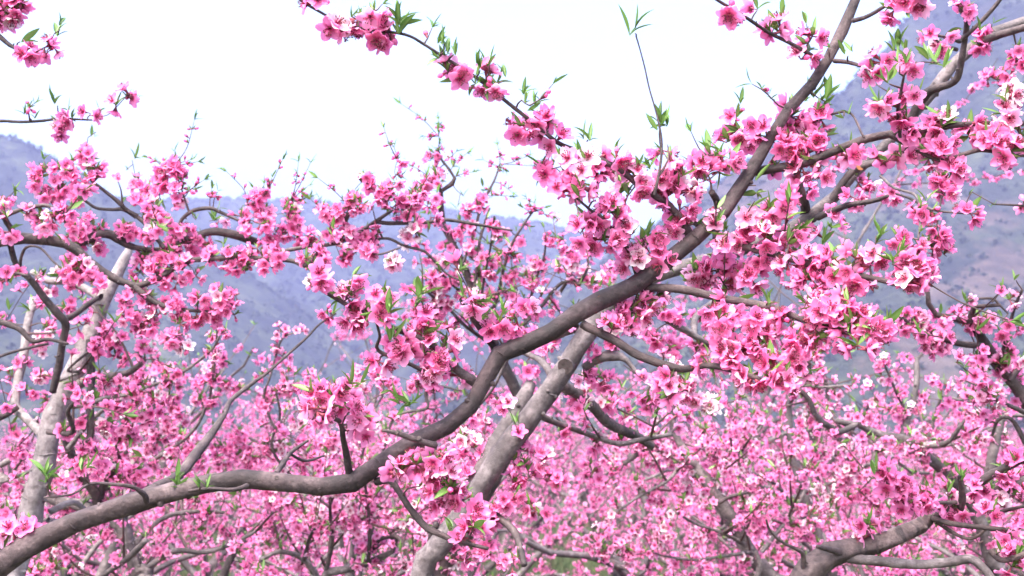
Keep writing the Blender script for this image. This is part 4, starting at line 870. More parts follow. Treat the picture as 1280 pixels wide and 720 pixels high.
for a in [(5, 8, 8, 10), (20, 10, 7, 9), (12, 22, 6, 8), (26, 3, 5, 7), (5, 28, 3, 6), (36, 70, 4, 6), (32, 66, 2, 4), (66, 58, 3, 6), (58, 64, 2, 4), (76, 160, 4, 6), (92, 150, 3, 5), (112, 144, 2, 5), (160, 118, 2, 4), (145, 130, 2, 3),
          (110, 200, 5, 8), (115, 213, 5, 9), (120, 225, 3, 6), (105, 192, 3, 5), (75, 212, 5, 10), (50, 225, 7, 10), (75, 235, 8, 12), (90, 220, 6, 10), (70, 250, 7, 11), (85, 262, 6, 9), (100, 248, 6, 10), (60, 240, 5, 9), (45, 222, 4, 8), (100, 235, 6, 10), (52, 275, 5, 8), (65, 272, 6, 10), (58, 290, 5, 9), (92, 285, 6, 10), (105, 295, 9, 13), (115, 285, 7, 12), (98, 305, 6, 10), (118, 308, 7, 11), (90, 300, 4, 8), (112, 275, 5, 9), (85, 330, 6, 10), (100, 335, 7, 10), (112, 345, 6, 10), (95, 345, 4, 8), (125, 355, 4, 8), (5, 250, 3, 8), (2, 262, 4, 7), (5, 340, 5, 9), (20, 345, 3, 7),
          (205, 210, 6, 9), (220, 205, 6, 8), (222, 215, 5, 8), (202, 222, 5, 8), (200, 238, 6, 9), (185, 240, 6, 10), (208, 230, 4, 8), (172, 228, 4, 7), (220, 250, 4, 7), (190, 262, 5, 9), (175, 255, 4, 8), (200, 275, 6, 10), (220, 240, 2, 5), (160, 295, 7, 10), (155, 288, 5, 8), (185, 295, 6, 10), (210, 285, 7, 11), (230, 290, 8, 12), (220, 305, 8, 12), (200, 320, 8, 12), (180, 325, 8, 12), (175, 340, 9, 12), (195, 340, 8, 12), (215, 325, 8, 12), (240, 310, 7, 11), (235, 330, 7, 12), (255, 305, 7, 11), (265, 318, 6, 10), (205, 350, 7, 11), (220, 355, 6, 10), (170, 355, 6, 10), (245, 345, 3, 8), (280, 325, 7, 11), (300, 320, 7, 11), (295, 335, 5, 8), (310, 330, 6, 10),
          (300, 270, 5, 9), (315, 255, 5, 9), (325, 245, 5, 8), (330, 262, 4, 8), (310, 285, 6, 10), (325, 280, 7, 10), (340, 305, 8, 11), (325, 315, 7, 10), (350, 320, 7, 10), (335, 330, 6, 10), (365, 265, 5, 7), (362, 253, 4, 6), (370, 278, 6, 9), (360, 290, 6, 9), (370, 300, 5, 9), (345, 290, 4, 8), (385, 295, 5, 9), (392, 300, 5, 9), (400, 318, 6, 9), (385, 325, 5, 8), (410, 268, 6, 9), (420, 280, 6, 9), (430, 265, 6, 9), (450, 255, 6, 8), (440, 250, 5, 8), (415, 292, 6, 9), (435, 290, 6, 10), (450, 300, 6, 10), (445, 315, 6, 9), (430, 320, 5, 8), (460, 290, 5, 9), (470, 300, 5, 9), (455, 225, 5, 8), (460, 232, 4, 7), (478, 240, 5, 7), (485, 250, 5, 8), (495, 255, 6, 9), (505, 262, 5, 8), (515, 250, 6, 9), (530, 255, 6, 9), (510, 270, 4, 8), (540, 275, 4, 7), (490, 250, 3, 6), (470, 235, 2, 5), (365, 342, 0, 1), (395, 350, 0, 1), (520, 285, 3, 7), (495, 228, 2, 3), (497, 200, 2, 3),
          (160, 375, 5, 9), (185, 375, 6, 10), (200, 390, 6, 10), (220, 380, 6, 10), (245, 395, 6, 10), (265, 395, 7, 10), (280, 380, 7, 10), (295, 370, 5, 9), (225, 400, 5, 9), (270, 405, 4, 8), (250, 375, 6, 10), (290, 390, 4, 8), (190, 405, 5, 9), (275, 370, 6, 10), (175, 410, 4, 8), (165, 395, 5, 9)]:
    if a[2]: T.F(*a)
for a in [(335, 270, 4, 7), (330, 268, 3, 6), (33, 268, 3, 5), (75, 344, 4, 6), (160, 395, 5, 8), (180, 405, 5, 8), (215, 425, 5, 8), (230, 432, 4, 7), (392, 350, 4, 6), (395, 348, 3, 6), (460, 315, 4, 7), (490, 325, 5, 7), (510, 300, 5, 8), (520, 290, 4, 8), (212, 420, 4, 8)]: T.F(*a, 'white' if random.random() < .4 else 'pale')
for x, y, sc in [(25, 52, 1.2), (68, 42, 1.3), (75, 37, 1.0), (72, 132, 1.2), (85, 138, .8), (110, 172, 1), (123, 145, 1), (120, 165, .6), (35, 135, .7), (38, 148, .6), (18, 238, 1.1), (20, 250, 1), (165, 200, 1.2), (160, 212, .5), (182, 245, .9), (182, 275, 1), (155, 255, .9), (125, 280, .8), (280, 305, 1), (278, 315, 1), (310, 298, .8), (52, 345, 1), (355, 265, 1), (360, 275, 1), (408, 275, .9), (425, 250, .5), (330, 245, .5), (235, 240, .6), (275, 262, .8), (245, 275, .7), (72, 300, .7), (15, 355, .9), (535, 290, .8), (545, 330, 1), (40, 390, 1)]: T.G(x, y, sc)
for x, y in [(42, 130), (218, 190), (243, 150), (353, 200), (373, 203), (398, 223), (340, 222), (493, 185), (480, 160), (330, 230), (237, 200), (272, 240), (400, 250), (255, 225), (165, 118), (55, 200)]: T.whip(x, y, 4)

for k in range(22):
    T.whip(random.uniform(20, 520), random.uniform(195, 255), random.randint(2, 5))
T.shoots(14, (0, 640), (215, 350), .7, .9, 1.6, (30, 75))
# ---- the slender, leafy tree behind the centre
T = newtree('slender peach tree with many upright leafy shoots behind the centre, against the hills', GRP, (-.25, 3.1, gz(-.25, 3.1)), 2.95, BARK_DARK, white=.08, soft=.15)
T.limb([(545, 760, 14), (575, 680, 13), (620, 590, 12), (652, 530, 10), (645, 490, 9), (628, 455, 8), (610, 410, 7), (592, 365, 6), (578, 330, 5), (566, 305, 4.6), (555, 285, 4), (552, 262, 3.6), (552, 240, 3.4), (565, 230, 3.2), (568, 222, 2.6)], 3.0, 2.9, name='trunk', pre=[(-.25, 3.1, -.7, .06), (-.24, 3.05, .3, .04)], bump=.14)
T.limb([(568, 222, 2), (560, 210, 2), (552, 200, 1.8), (548, 188, 1.4)], 2.9, 2.9); T.limb([(552, 240, 2), (545, 225, 2), (535, 232, 1.8), (525, 235, 1.4)], 2.9, 2.85)
T.limb([(578, 330, 2), (590, 300, 2), (598, 270, 2), (605, 250, 2), (618, 225, 1.6), (625, 205, 1.4)], 2.9, 2.95); T.limb([(592, 365, 2.2), (597, 330, 2), (600, 300, 2), (612, 260, 1.6)], 2.92, 2.9)
T.limb([(605, 400, 2.4), (580, 370, 2), (560, 350, 2), (545, 335, 1.6)], 2.92, 2.85); T.limb([(610, 410, 3), (622, 370, 2.4), (630, 335, 2.2), (640, 305, 2), (655, 280, 1.6), (668, 262, 1.4)], 2.95, 2.9)
T.limb([(620, 440, 3.4), (650, 410, 3), (675, 385, 2.6), (700, 355, 2.4), (722, 350, 1.8), (735, 330, 1.6), (728, 305, 1.4)], 2.95, 3.0); T.limb([(700, 365, 2.6), (715, 345, 2.6), (722, 358, 2.6), (735, 335, 2)], 3.0, 2.95)
T.limb([(615, 430, 3), (585, 410, 2.4), (560, 385, 2), (540, 370, 2), (520, 350, 1.6)], 2.95, 2.85); T.limb([(600, 385, 2), (605, 350, 1.8), (613, 310, 1.6), (618, 270, 1.4)], 2.93, 2.8); T.limb([(655, 400, 2.4), (670, 350, 2), (680, 320, 1.6), (682, 295, 1.3)], 2.97, 2.9)
for a in [(545, 190, 4, 6), (540, 198, 4, 6), (550, 212, 4, 6), (535, 230, 5, 8), (525, 237, 4, 6), (545, 222, 4, 6), (548, 250, 4, 6), (520, 240, 3, 5), (590, 265, 5, 7), (600, 258, 4, 6), (605, 250, 3, 5), (590, 285, 4, 7), (615, 285, 5, 9), (625, 295, 5, 8), (560, 290, 4, 7), (555, 310, 4, 7), (575, 295, 6, 9), (590, 310, 6, 9), (605, 325, 6, 9), (580, 335, 7, 10), (565, 350, 6, 10), (600, 345, 7, 10), (615, 340, 5, 9), (625, 325, 5, 8), (640, 320, 5, 8), (650, 345, 5, 9), (635, 350, 5, 9), (670, 335, 6, 9), (678, 328, 4, 7), (655, 300, 4, 7), (662, 352, 5, 9), (640, 370, 6, 10), (620, 370, 6, 10), (600, 375, 6, 10), (580, 370, 6, 10), (560, 375, 6, 10), (545, 395, 6, 10), (530, 385, 6, 10), (520, 375, 6, 9), (535, 360, 5, 9), (555, 355, 6, 9), (540, 345, 4, 8), (700, 300, 5, 8), (710, 315, 6, 9), (720, 325, 7, 10), (715, 340, 6, 9), (728, 345, 6, 9), (735, 300, 6, 9), (740, 320, 6, 10), (690, 300, 3, 6), (690, 370, 4, 8), (640, 390, 5, 9), (670, 390, 5, 9), (660, 410, 4, 8), (590, 395, 6, 10), (570, 405, 6, 10), (690, 385, 4, 8), (755, 345, 6, 9), (745, 350, 5, 8), (765, 335, 5, 9), (540, 320, 4, 7), (525, 305, 4, 7), (655, 430, 4, 8), (520, 400, 5, 9), (515, 360, 3, 7), (615, 395, 6, 10), (500, 440, 0, 1)]:
    if a[2]: T.F(*a, leaf=.5)
for a in [(560, 330, 5, 8), (550, 325, 4, 7), (540, 365, 4, 8), (548, 378, 4, 7), (715, 330, 4, 7), (730, 340, 4, 7), (740, 352, 4, 7), (590, 325, 3, 7)]: T.F(*a, 'white')
for x, y, sc in [(548, 165, 1), (552, 180, .7), (532, 218, 1), (565, 210, 1), (570, 220, .9), (605, 235, 1), (612, 245, .9), (625, 215, .6), (580, 245, 1), (572, 258, .9), (600, 290, 1), (610, 305, 1), (625, 315, .9), (640, 335, 1.1), (620, 345, 1.1), (598, 340, 1.1), (585, 350, 1), (570, 365, 1.1), (560, 330, .8), (575, 320, .8), (518, 360, 1.2), (515, 375, 1.1), (545, 375, 1), (535, 395, .9), (630, 365, 1.1), (655, 372, 1), (665, 360, .8), (610, 375, 1.1), (650, 330, .7), (590, 380, 1), (640, 290, .8), (595, 300, .9), (605, 275, .8), (730, 295, .8), (660, 385, .9), (700, 345, .7), (612, 325, 1), (632, 345, 1), (600, 362, 1)]: T.G(x, y, sc)
for x, y in [(548, 150), (622, 182), (628, 210), (583, 192), (636, 245), (532, 170), (570, 190), (668, 255), (680, 285), (640, 240), (655, 260), (502, 130), (605, 200), (590, 215), (690, 270), (510, 205)]: T.whip(x, y, 5)

for k in range(20):
    T.whip(random.uniform(500, 690), random.uniform(190, 290), random.randint(3, 6))
T.shoots(24, (500, 760), (280, 640), .6, 1.2, 1.8, (40, 110))
# ---- rough barked tree at the bottom right
T = newtree('peach tree with a rough banded limb rising to the right in the bottom right corner', GRP, (.75, 1.75, gz(.75, 1.75)), 1.75, BARK_ROUGH, white=.03, lod=0); T.rs = .70
T.limb([(985, 745, 20), (1010, 715, 20), (1040, 694, 19), (1065, 686, 18), (1090, 680, 17.5), (1120, 668, 16.5), (1150, 655, 15), (1160, 649, 12)], 1.7, 1.75, pre=[(.75, 1.75, -.3, .07), (.72, 1.75, .5, .045), (.68, 1.72, .9, .033)], bump=.5)
T.limb([(1195, 620, 7), (1215, 622, 10), (1240, 612, 10), (1265, 608, 9), (1300, 590, 9)], 1.75, 1.8, mat_=BARK_DARK); T.limb([(1150, 652, 10), (1175, 640, 8), (1198, 625, 8)], 1.75, 1.75, mat_=BARK_DARK)
T.limb([(1218, 610, 6), (1235, 595, 6), (1255, 585, 6), (1275, 575, 6), (1300, 562, 6)], 1.75, 1.7, mat_=BARK_DARK); T.limb([(1200, 640, 4.5), (1203, 620, 5), (1200, 595, 3.5)], 1.74, 1.7, mat_=BARK_DARK)
T.limb([(1165, 648, 4), (1190, 655, 4), (1215, 658, 3.6), (1245, 661, 3.6), (1260, 662, 3)], 1.74, 1.65); T.limb([(1170, 652, 3), (1195, 668, 3), (1215, 673, 2.4), (1235, 660, 2)], 1.74, 1.7)
T.limb([(1060, 698, 7), (1080, 700, 7), (1105, 702, 7), (1150, 706, 6.5), (1190, 702, 6.5), (1212, 698, 6.5), (1228, 708, 6), (1245, 730, 6)], 1.72, 1.62, mat_=BARK_MID)
T.limb([(1050, 690, 5), (1035, 686, 4), (1022, 683, 3)], 1.7, 1.66); T.limb([(1004, 715, 4), (1004, 695, 3.5), (998, 688, 2.6), (975, 676, 2), (962, 662, 1.8), (958, 650, 1.4)], 1.7, 1.62)
T.limb([(1195, 628, 3), (1165, 628, 2.6), (1135, 622, 2.4), (1110, 617, 2)], 1.73, 1.62); T.limb([(1250, 640, 3), (1270, 635, 2.5), (1300, 630, 2)], 1.7, 1.6); T.limb([(1240, 690, 5), (1255, 700, 4), (1290, 690, 4)], 1.66, 1.6)
for a in [(1218, 610, 7, 11), (1228, 618, 5, 9), (1270, 600, 7, 11), (1258, 590, 6, 10), (1275, 575, 5, 9), (1270, 618, 5, 9), (1108, 598, 6, 10), (1120, 610, 7, 11), (1135, 622, 7, 11), (1125, 605, 6, 10), (1160, 620, 5, 9), (1165, 640, 6, 9), (1180, 645, 6, 9), (1195, 635, 5, 9), (1130, 635, 5, 9), (1150, 628, 4, 8), (1240, 642, 6, 9), (1265, 675, 5, 8), (1272, 695, 6, 10), (1278, 660, 4, 8), (1085, 660, 4, 8), (1090, 655, 3, 7), (1262, 705, 4, 9), (1110, 590, 4, 8), (1185, 620, 4, 8), (1250, 605, 4, 9)]: T.F(*a)
T.F(1245, 625, 4, 8, 'white')
for x, y, sc in [(1200, 600, .9), (1235, 615, .8), (1095, 588, 1), (1075, 662, .8), (1185, 618, .8), (1268, 578, .8), (1250, 690, .7), (1160, 612, .7)]: T.G(x, y, sc)

# ---- dark tree coming in from the right edge
T = newtree('dark crooked limbed peach tree reaching in from the right edge at mid height', GRP, (1.75, 2.5, gz(1.75, 2.5)), 2.4, BARK_DARK, white=.06, soft=.1)
T.limb([(1330, 600, 13), (1305, 550, 12), (1285, 505, 11), (1268, 480, 10), (1252, 462, 9), (1238, 442, 8), (1225, 420, 6.5), (1210, 402, 5.5), (1192, 396, 4.5), (1170, 393, 4), (1162, 380, 3.6), (1160, 362, 3)], 2.45, 2.35, pre=[(1.75, 2.5, -.7, .075), (1.7, 2.5, .3, .055), (1.45, 2.48, .9, .04)], bump=.14)
T.limb([(1212, 402, 5), (1216, 388, 4), (1222, 383, 3), (1250, 381, 2.6)], 2.37, 2.3); T.limb([(1228, 432, 4.5), (1208, 431, 4.5), (1190, 427, 4), (1175, 422, 3), (1150, 410, 2.6), (1125, 396, 2.4)], 2.38, 2.3)
T.limb([(1200, 385, 0.8), (1215, 375, 1.6), (1240, 373, 1.8), (1248, 380, 1.6), (1260, 392, 1)], 2.3, 2.3); T.limb([(1240, 378, 1.5), (1250, 365, 1.4), (1258, 360, 1)], 2.3, 2.3)
T.limb([(1250, 455, 3), (1258, 420, 2.4), (1268, 385, 2.2), (1278, 362, 2)], 2.38, 2.3); T.limb([(1262, 475, 4), (1290, 440, 3)], 2.4, 2.4)
T.limb([(1290, 520, 4), (1262, 507, 3), (1240, 497, 2.6), (1232, 485, 2)], 2.4, 2.3); T.limb([(1285, 560, 4), (1265, 525, 3), (1248, 525, 2.6), (1240, 545, 2)], 2.45, 2.5)
T.limb([(1240, 255, 1), (1262, 256, 1.6), (1300, 258, 2)], 2.2, 2.2) ; T.limb([(1300, 258, 2), (1330, 350, 4), (1330, 600, 6)], 2.2, 2.5)
for a in [(1240, 445, 6, 9), (1250, 455, 5, 9), (1260, 440, 5, 8), (1255, 465, 5, 9), (1240, 462, 4, 8), (1250, 415, 3, 6), (1220, 450, 5, 8), (1230, 400, 4, 7), (1220, 408, 4, 7), (1200, 405, 4, 7), (1208, 375, 2, 3), (1235, 402, 4, 7), (1175, 435, 5, 8), (1165, 425, 6, 9), (1155, 415, 6, 9), (1145, 405, 7, 10), (1135, 395, 6, 9), (1150, 395, 6, 9), (1130, 410, 5, 9), (1270, 480, 5, 9), (1275, 500, 5, 9), (1265, 408, 3, 5), (1278, 452, 4, 7), (1225, 495, 5, 8), (1240, 505, 5, 9), (1210, 470, 3, 7), (1262, 375, 2, 4), (1278, 258, 2, 4), (1178, 402, 3, 6)]: T.F(*a, None if random.random() < .7 else 'pale')
for x, y, sc in [(1250, 400, 1), (1255, 402, .9), (1258, 430, 1), (1262, 425, .9), (1278, 415, .8), (1235, 495, 1), (1243, 498, .9), (1270, 350, .9), (1243, 255, .5)]: T.G(x, y, sc)

T.shoots(16, (1120, 1280), (360, 560), .8, .6, 1.8, (30, 90))
# ---- leaning trunk, lower middle right
T = newtree('peach tree with a leaning grey trunk rising leftward among blossoms, lower right of centre', GRP, (1.05, 3.6, gz(1.05, 3.6)), 3.4, BARK_MID, white=.15, soft=.25); T.bs = .86
T.limb([(990, 770, 14), (966, 728, 13), (945, 700, 12), (930, 678, 11.5), (915, 650, 11), (900, 628, 10.5), (888, 608, 10), (872, 590, 9.5), (862, 572, 7), (852, 556, 5.5), (843, 540, 4.5), (838, 515, 4), (840, 500, 3)], 3.3, 3.4, name='trunk', pre=[(1.05, 3.6, -.8, .08), (1.0, 3.5, 0, .06)], bump=.2)
T.limb([(868, 580, 6), (850, 574, 5), (835, 568, 5), (822, 562, 4.5), (805, 563, 4.5), (790, 572, 3.6), (780, 580, 3)], 3.35, 3.3); T.limb([(946, 720, 4), (950, 705, 4), (945, 690, 3)], 3.2, 3.2)
T.limb([(840, 535, 3), (845, 505, 3.5), (838, 495, 3), (822, 498, 3), (810, 512, 2)], 3.4, 3.3); T.limb([(843, 505, 3), (858, 515, 2.4), (868, 525, 2), (880, 535, 1.6)], 3.38, 3.3); T.limb([(900, 628, 3), (915, 620, 2.6), (935, 616, 2)], 3.3, 3.2)
T.limb([(930, 680, 3), (900, 665, 2.4), (870, 655, 2), (845, 640, 1.6)], 3.28, 3.1); T.limb([(890, 610, 3), (905, 580, 2.6), (930, 560, 2.4), (950, 535, 2), (965, 510, 1.6)], 3.35, 3.4); T.limb([(860, 570, 3), (835, 600, 2.4), (800, 620, 2), (770, 640, 1.6)], 3.3, 3.2); T.limb([(945, 700, 3.5), (975, 660, 3), (1000, 625, 2.4), (1015, 590, 2)], 3.3, 3.5); T.limb([(940, 690, 3), (905, 695, 2.4), (870, 700, 2), (830, 695, 1.6)], 3.3, 3.1)
for k in range(85):
    x = random.uniform(740, 1030); y = random.uniform(545, 715)
    if y > 500 + abs(x - 880) * .15: T.F(x, y, random.randint(4, 8), random.uniform(8, 13), random.choice([None, None, None, 'pale', 'white']))
for a in [(850, 490, 5, 8), (865, 500, 5, 8), (830, 520, 4, 8), (905, 490, 0, 8), (930, 530, 5, 9), (945, 520, 5, 8), (880, 540, 6, 10), (900, 560, 7, 12), (820, 540, 5, 9), (800, 550, 5, 9), (775, 560, 5, 9)]:
    if a[2]: T.F(*a, 'pale')
for k in range(16): T.G(random.uniform(750, 1020), random.uniform(560, 710), random.uniform(.7, 1.1))

T.shoots(60, (740, 1040), (500, 740), 1.1, .6, 2, (50, 140))
# ---- pale branching tree at right behind
T = newtree('peach tree with thin pale forking branches at the right, above the rough banded limb', GRP, (1.75, 3.5, gz(1.75, 3.5)), 3.1, BARK_PALE, white=.15, soft=.25); T.bs = .86
T.limb([(1262, 760, 13), (1240, 700, 11), (1225, 650, 9), (1210, 620, 8), (1192, 600, 7.5), (1175, 585, 7.5), (1160, 572, 7), (1145, 556, 6.5), (1130, 549, 6), (1110, 546, 5.5), (1090, 540, 5), (1075, 530, 5), (1060, 530, 4.5), (1045, 526, 4)], 3.15, 3.1, name='trunk', pre=[(1.75, 3.5, -.8, .07), (1.6, 3.3, .3, .05)], bump=.2)
T.limb([(1070, 530, 4), (1050, 540, 4.5), (1035, 532, 4.5), (1020, 520, 4), (1010, 498, 3.6), (990, 480, 2.5), (968, 470, 1.8)], 3.1, 3.0); T.limb([(1040, 534, 3), (1050, 550, 4)], 3.1, 3.1)
T.limb([(1155, 556, 4), (1175, 556, 4), (1188, 550, 3.4), (1197, 538, 3), (1210, 520, 2)], 3.1, 3.0, mat_=BARK_MID); T.limb([(1110, 546, 3), (1092, 570, 3.2), (1095, 580, 2.6), (1110, 590, 2)], 3.1, 3.0, mat_=BARK_DARK)
T.limb([(1128, 545, 4.5), (1135, 520, 4.6), (1143, 495, 4.4), (1146, 470, 4.4), (1145, 447, 3.6)], 3.2, 3.3); T.limb([(1146, 450, 2.2), (1158, 436, 2.2), (1167, 431, 1.5)], 3.3, 3.3)
T.limb([(1220, 640, 6), (1235, 600, 7), (1240, 570, 7), (1248, 540, 6), (1258, 520, 4), (1290, 520, 3)], 3.2, 3.2); T.limb([(1140, 555, 3), (1160, 545, 2.4), (1175, 500, 2), (1180, 495, 2), (1200, 500, 2), (1230, 504, 2.4)], 3.15, 3.0)
T.limb([(1015, 510, 2.4), (1000, 484, 2), (1030, 484, 2), (1065, 481, 1.8)], 3.1, 2.9); T.limb([(1130, 510, 2), (1120, 490, 2), (1112, 470, 1.8), (1105, 455, 1.4)], 3.2, 3.1)
for a in [(1065, 477, 3, 5), (1020, 485, 5, 8), (1005, 495, 5, 8), (1010, 510, 5, 8), (990, 490, 4, 7), (1030, 465, 5, 8), (1015, 450, 5, 9), (1010, 435, 4, 8), (1025, 440, 5, 9), (1045, 495, 4, 7), (1100, 455, 4, 6), (1105, 470, 4, 6), (1134, 450, 5, 7), (1105, 448, 3, 5), (1155, 500, 5, 8), (1160, 475, 4, 8), (1180, 480, 5, 8), (1150, 495, 4, 7), (1200, 485, 5, 9), (1210, 500, 6, 9), (1220, 485, 5, 8), (1205, 515, 5, 8), (1225, 520, 5, 8), (1245, 490, 5, 9), (1128, 515, 3, 6), (1125, 490, 2, 5), (1130, 520, 4, 7), (1090, 505, 5, 8), (1085, 485, 4, 7)]: T.F(*a, None if random.random() < .6 else 'pale')
for k in range(78):
    x = random.uniform(1000, 1275); y = random.uniform(505, 700)
    T.F(x, y, random.randint(3, 7), random.uniform(7, 12), random.choice([None, None, 'pale', None, 'white']))
for k in range(14): T.G(random.uniform(1010, 1270), random.uniform(500, 700), random.uniform(.7, 1.1))
T.whip(1060, 440, 2); T.whip(1105, 430, 3); T.whip(1170, 420, 2)

T.shoots(55, (970, 1290), (500, 740), .8, .6, 2, (50, 140))
# ---- lower left and lower middle trees behind the front limb
T = newtree('peach tree with crossing grey branches low at the left, under the leaning pale trunk', GRP, (-1.35, 3.4, gz(-1.35, 3.4)), 3.2, BARK_MID, white=.12, soft=.15); T.bs = .86
T.limb([(175, 760, 13), (170, 715, 11.5), (160, 680, 11), (150, 655, 10.5), (130, 643, 9), (105, 632, 8), (70, 625, 7.5), (40, 612, 7), (10, 600, 6.5), (-20, 590, 6)], 3.1, 3.1, name='trunk', pre=[(-1.35, 3.4, -.8, .075), (-1.3, 3.3, 0, .055)], bump=.2)
T.limb([(122, 640, 8), (120, 620, 7), (108, 600, 7), (95, 580, 6.5), (86, 560, 6), (80, 540, 5)], 3.1, 3.0, mat_=BARK_DARK); T.limb([(122, 632, 6), (130, 605, 5), (140, 590, 4.6), (150, 572, 4), (158, 565, 3)], 3.1, 3.0, mat_=BARK_DARK)
T.limb([(0, 582, 4), (20, 572, 5), (45, 568, 4)], 3.1, 3.1); T.limb([(-10, 606, 3), (15, 598, 3), (40, 588, 2.6)], 2.9, 2.9); T.limb([(120, 725, 3), (150, 705, 4), (168, 690, 4.5), (183, 676, 4)], 2.9, 2.85)
T.limb([(160, 690, 4), (200, 650, 3.4), (240, 640, 3), (280, 640, 2.4)], 3.1, 3.2); T.limb([(172, 720, 5), (215, 690, 4), (260, 690, 3), (310, 670, 2.4), (335, 650, 2)], 3.1, 3.2); T.limb([(275, 730, 6), (285, 705, 5.5), (293, 690, 4.5)], 2.9, 2.9, mat_=BARK_DARK); T.limb([(170, 720, 5), (220, 730, 5), (275, 730, 5)], 3.1, 2.9)
T.limb([(100, 630, 4), (150, 600, 3), (200, 570, 2.6), (240, 540, 2.4), (262, 500, 2)], 3.1, 3.0); T.limb([(86, 560, 4), (120, 520, 3), (170, 490, 2.6), (220, 470, 2.2), (262, 440, 1.8), (275, 420, 1.5)], 3.0, 2.8); T.limb([(262, 500, 2), (268, 460, 1.8), (270, 430, 1.5), (272, 405, 1.3)], 3.0, 2.9)
for a in [(205, 470, 7, 10), (215, 480, 8, 10), (210, 495, 8, 11), (220, 510, 8, 12), (205, 520, 7, 11), (215, 535, 8, 12), (225, 460, 5, 8), (212, 462, 5, 8), (228, 520, 6, 10), (230, 545, 7, 11), (200, 545, 7, 11), (265, 440, 6, 8), (270, 425, 5, 8), (275, 450, 5, 8), (265, 460, 5, 8), (280, 415, 4, 7), (255, 480, 5, 9), (270, 475, 5, 8), (285, 480, 5, 8), (250, 500, 6, 10), (270, 500, 5, 9), (300, 485, 4, 7), (240, 560, 7, 11), (210, 570, 7, 12), (190, 560, 6, 11), (250, 580, 6, 11), (285, 560, 7, 12), (300, 570, 6, 11), (190, 585, 6, 11), (300, 540, 5, 9), (265, 545, 4, 8), (180, 535, 5, 9)]: T.F(*a, None if random.random() < .75 else 'pale')
for k in range(75):
    x = random.uniform(0, 360); y = random.uniform(560, 718); T.F(x, y, random.randint(4, 8), random.uniform(8, 13), random.choice([None, None, None, 'pale']))
for k in range(14): T.G(random.uniform(10, 350), random.uniform(500, 710), random.uniform(.7, 1.1))
T.G(170, 480, .9); T.G(272, 402, 1.1); T.G(262, 420, 1)

T.shoots(45, (0, 380), (520, 740), 1.0, .6, 2, (50, 140))
T = newtree('peach tree of thin dark twigs low in the middle, left of the forked trunk', GRP, (-.65, 3.6, gz(-.65, 3.6)), 3.3, BARK_MID, white=.15, soft=.2); T.bs = .86
T.limb([(400, 770, 13), (402, 735, 10), (410, 715, 7), (430, 712, 5.5), (455, 706, 5), (475, 697, 4.5), (490, 690, 3.6), (498, 672, 3), (490, 672, 3)], 3.2, 3.1, name='trunk', pre=[(-.65, 3.6, -.8, .075), (-.62, 3.5, 0, .055)])
T.limb([(455, 706, 3), (470, 680, 2.8), (480, 672, 3), (497, 671, 3), (505, 685, 2.6), (512, 702, 2.2)], 3.15, 3.0, mat_=BARK_DARK); T.limb([(402, 730, 5), (380, 700, 4), (350, 690, 3.4), (325, 700, 3)], 3.2, 3.1); T.limb([(402, 735, 4), (415, 680, 3), (413, 650, 2.4), (412, 610, 2)], 3.2, 3.0)
T.limb([(380, 700, 3), (388, 670, 2.4), (400, 655, 2)], 3.1, 3.0, mat_=BARK_DARK); T.limb([(460, 706, 3), (462, 660, 2.2), (458, 620, 2), (455, 590, 1.6)], 3.1, 3.0, mat_=BARK_DARK); T.limb([(420, 640, 2.2), (370, 600, 2), (340, 560, 2), (350, 520, 1.8), (345, 490, 1.5)], 3.1, 3.0)
T.limb([(458, 620, 2), (480, 560, 2), (495, 520, 2.2), (533, 510, 2.2), (532, 490, 2.2), (545, 482, 1.8), (575, 488, 1.4)], 3.05, 3.0); T.limb([(345, 540, 2), (330, 500, 1.8), (338, 470, 1.5), (352, 425, 1.4), (370, 415, 1.2)], 3.0, 2.9)
for k in range(80):
    x = random.uniform(330, 620); y = random.uniform(545, 718); T.F(x, y, random.randint(4, 8), random.uniform(8, 12), random.choice([None, None, 'pale', 'pale', 'white']))
for k in range(52):
    x = random.uniform(325, 620); y = random.uniform(475, 560); T.F(x, y, random.randint(3, 6), random.uniform(6, 10), random.choice([None, 'pale', 'pale', 'white']))
for a in [(352, 415, 4, 7), (345, 430, 5, 7), (375, 415, 3, 5), (353, 445, 4, 6), (330, 470, 4, 8), (360, 470, 4, 8), (385, 468, 3, 6), (345, 490, 5, 8), (460, 465, 3, 6), (470, 470, 3, 6), (495, 490, 4, 7), (480, 480, 4, 6), (450, 465, 3, 5)]: T.F(*a, 'pale')
for k in range(16): T.G(random.uniform(330, 610), random.uniform(500, 710), random.uniform(.7, 1.1))

T.shoots(60, (320, 640), (480, 740), 1.1, .6, 2, (50, 130))
for t in TREES: t.finish()

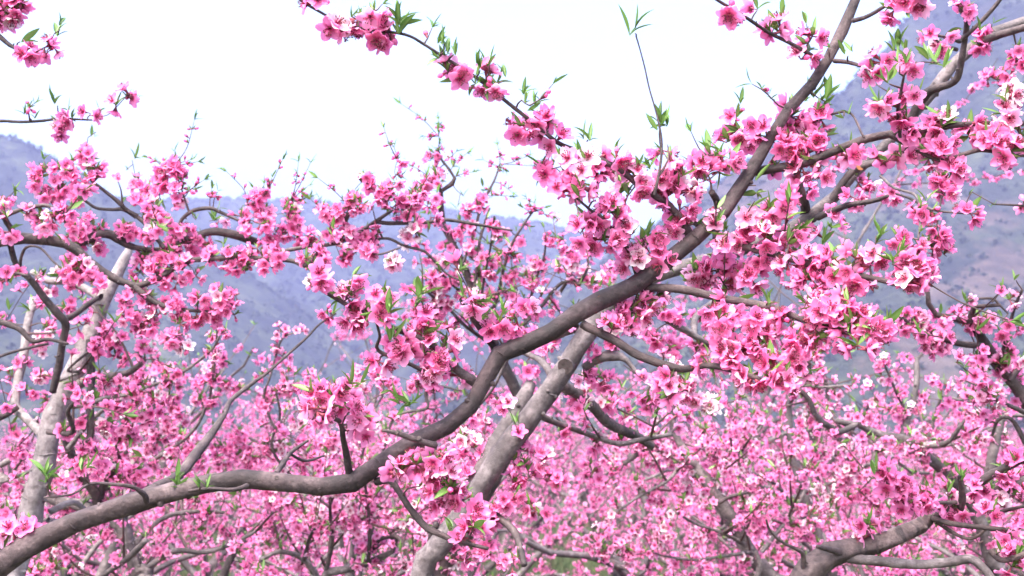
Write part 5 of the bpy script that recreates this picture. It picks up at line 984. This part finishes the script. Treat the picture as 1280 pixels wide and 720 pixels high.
# ------------------------------------------------------------------ plant the rows behind
n_ = 0
for (x, y, rz, sc, k), lab in zip(MIDS, ['full peach tree standing in the first row behind, far left',
                                  'full peach tree in the first row behind, just left of the forked trunk',
                                  'full peach tree in the first row behind, right of the forked trunk',
                                  'full peach tree in the first row behind, beyond the right edge limbs']):
    plant(MIDSET[k], (x, y, gz(x, y)), rz, sc, lab, 'first row of peach trees behind')
ORD = 'first second third fourth fifth sixth seventh eighth ninth tenth eleventh twelfth thirteenth'.split()
row = 0; y = 7.4
while y < 66:
    half = y * .50 + 1.5; x = -half + random.uniform(0, 2); cnt = 0
    while x < half:
        xx, yy = x + random.uniform(-.5, .5), y + random.uniform(-.6, .6); s_ = random.uniform(.85, 1.15) * (1.08 if y < 12 else 1)
        plant(MIDSET[random.randrange(4)] if y < 12 else FARSET[random.randrange(6)], (xx, yy, gz(xx, yy)), random.uniform(0, 6.28), s_,
              (ORD[cnt] + ' pink tree from the left in the ' + ORD[row + 1] + ' orchard row behind') if row < 3 else
              'small hazy pink peach tree among the crowded far rows below the hills',
              ('nearer' if row < 3 else 'far') + ' background rows of peach trees')
        cnt += 1
        x += 2.7 if y < 20 else 3.3
    row += 1; y += 2.2 if y < 14 else (3.1 if y < 30 else 3.8)

# ------------------------------------------------------------------ the misty air
bpy.ops.mesh.primitive_cube_add(size=1, location=(0, 520, 200)) if 0 else None
zt = max(float(hp[:, :, 2].max()) for hp in HILLPTS) + 12
X0, X1, Y0, Y1, Z0 = -950, 950, -70, 1320, -4.5
V = np.array([(x, y, z) for z in (Z0, zt) for y in (Y0, Y1) for x in (X0, X1)])
Q = np.array([(0, 2, 3, 1), (4, 5, 7, 6), (0, 1, 5, 4), (2, 6, 7, 3), (0, 4, 6, 2), (1, 3, 7, 5)])
m = bpy.data.materials.new('misty_air'); m.use_nodes = True; n = m.node_tree.nodes; n.clear()
out = n.new('ShaderNodeOutputMaterial'); pv = n.new('ShaderNodeVolumePrincipled')
pv.inputs['Color'].default_value = (0.32, 0.35, 0.62, 1); pv.inputs['Density'].default_value = HAZE; pv.inputs['Anisotropy'].default_value = 0.1
m.node_tree.links.new(pv.outputs[0], out.inputs['Volume'])
setp(link('haze', mesh_np('haze', V, Q, [m], smooth=False)), 'thin bluish mist filling the valley in front of the hills', 'haze', kind='stuff')
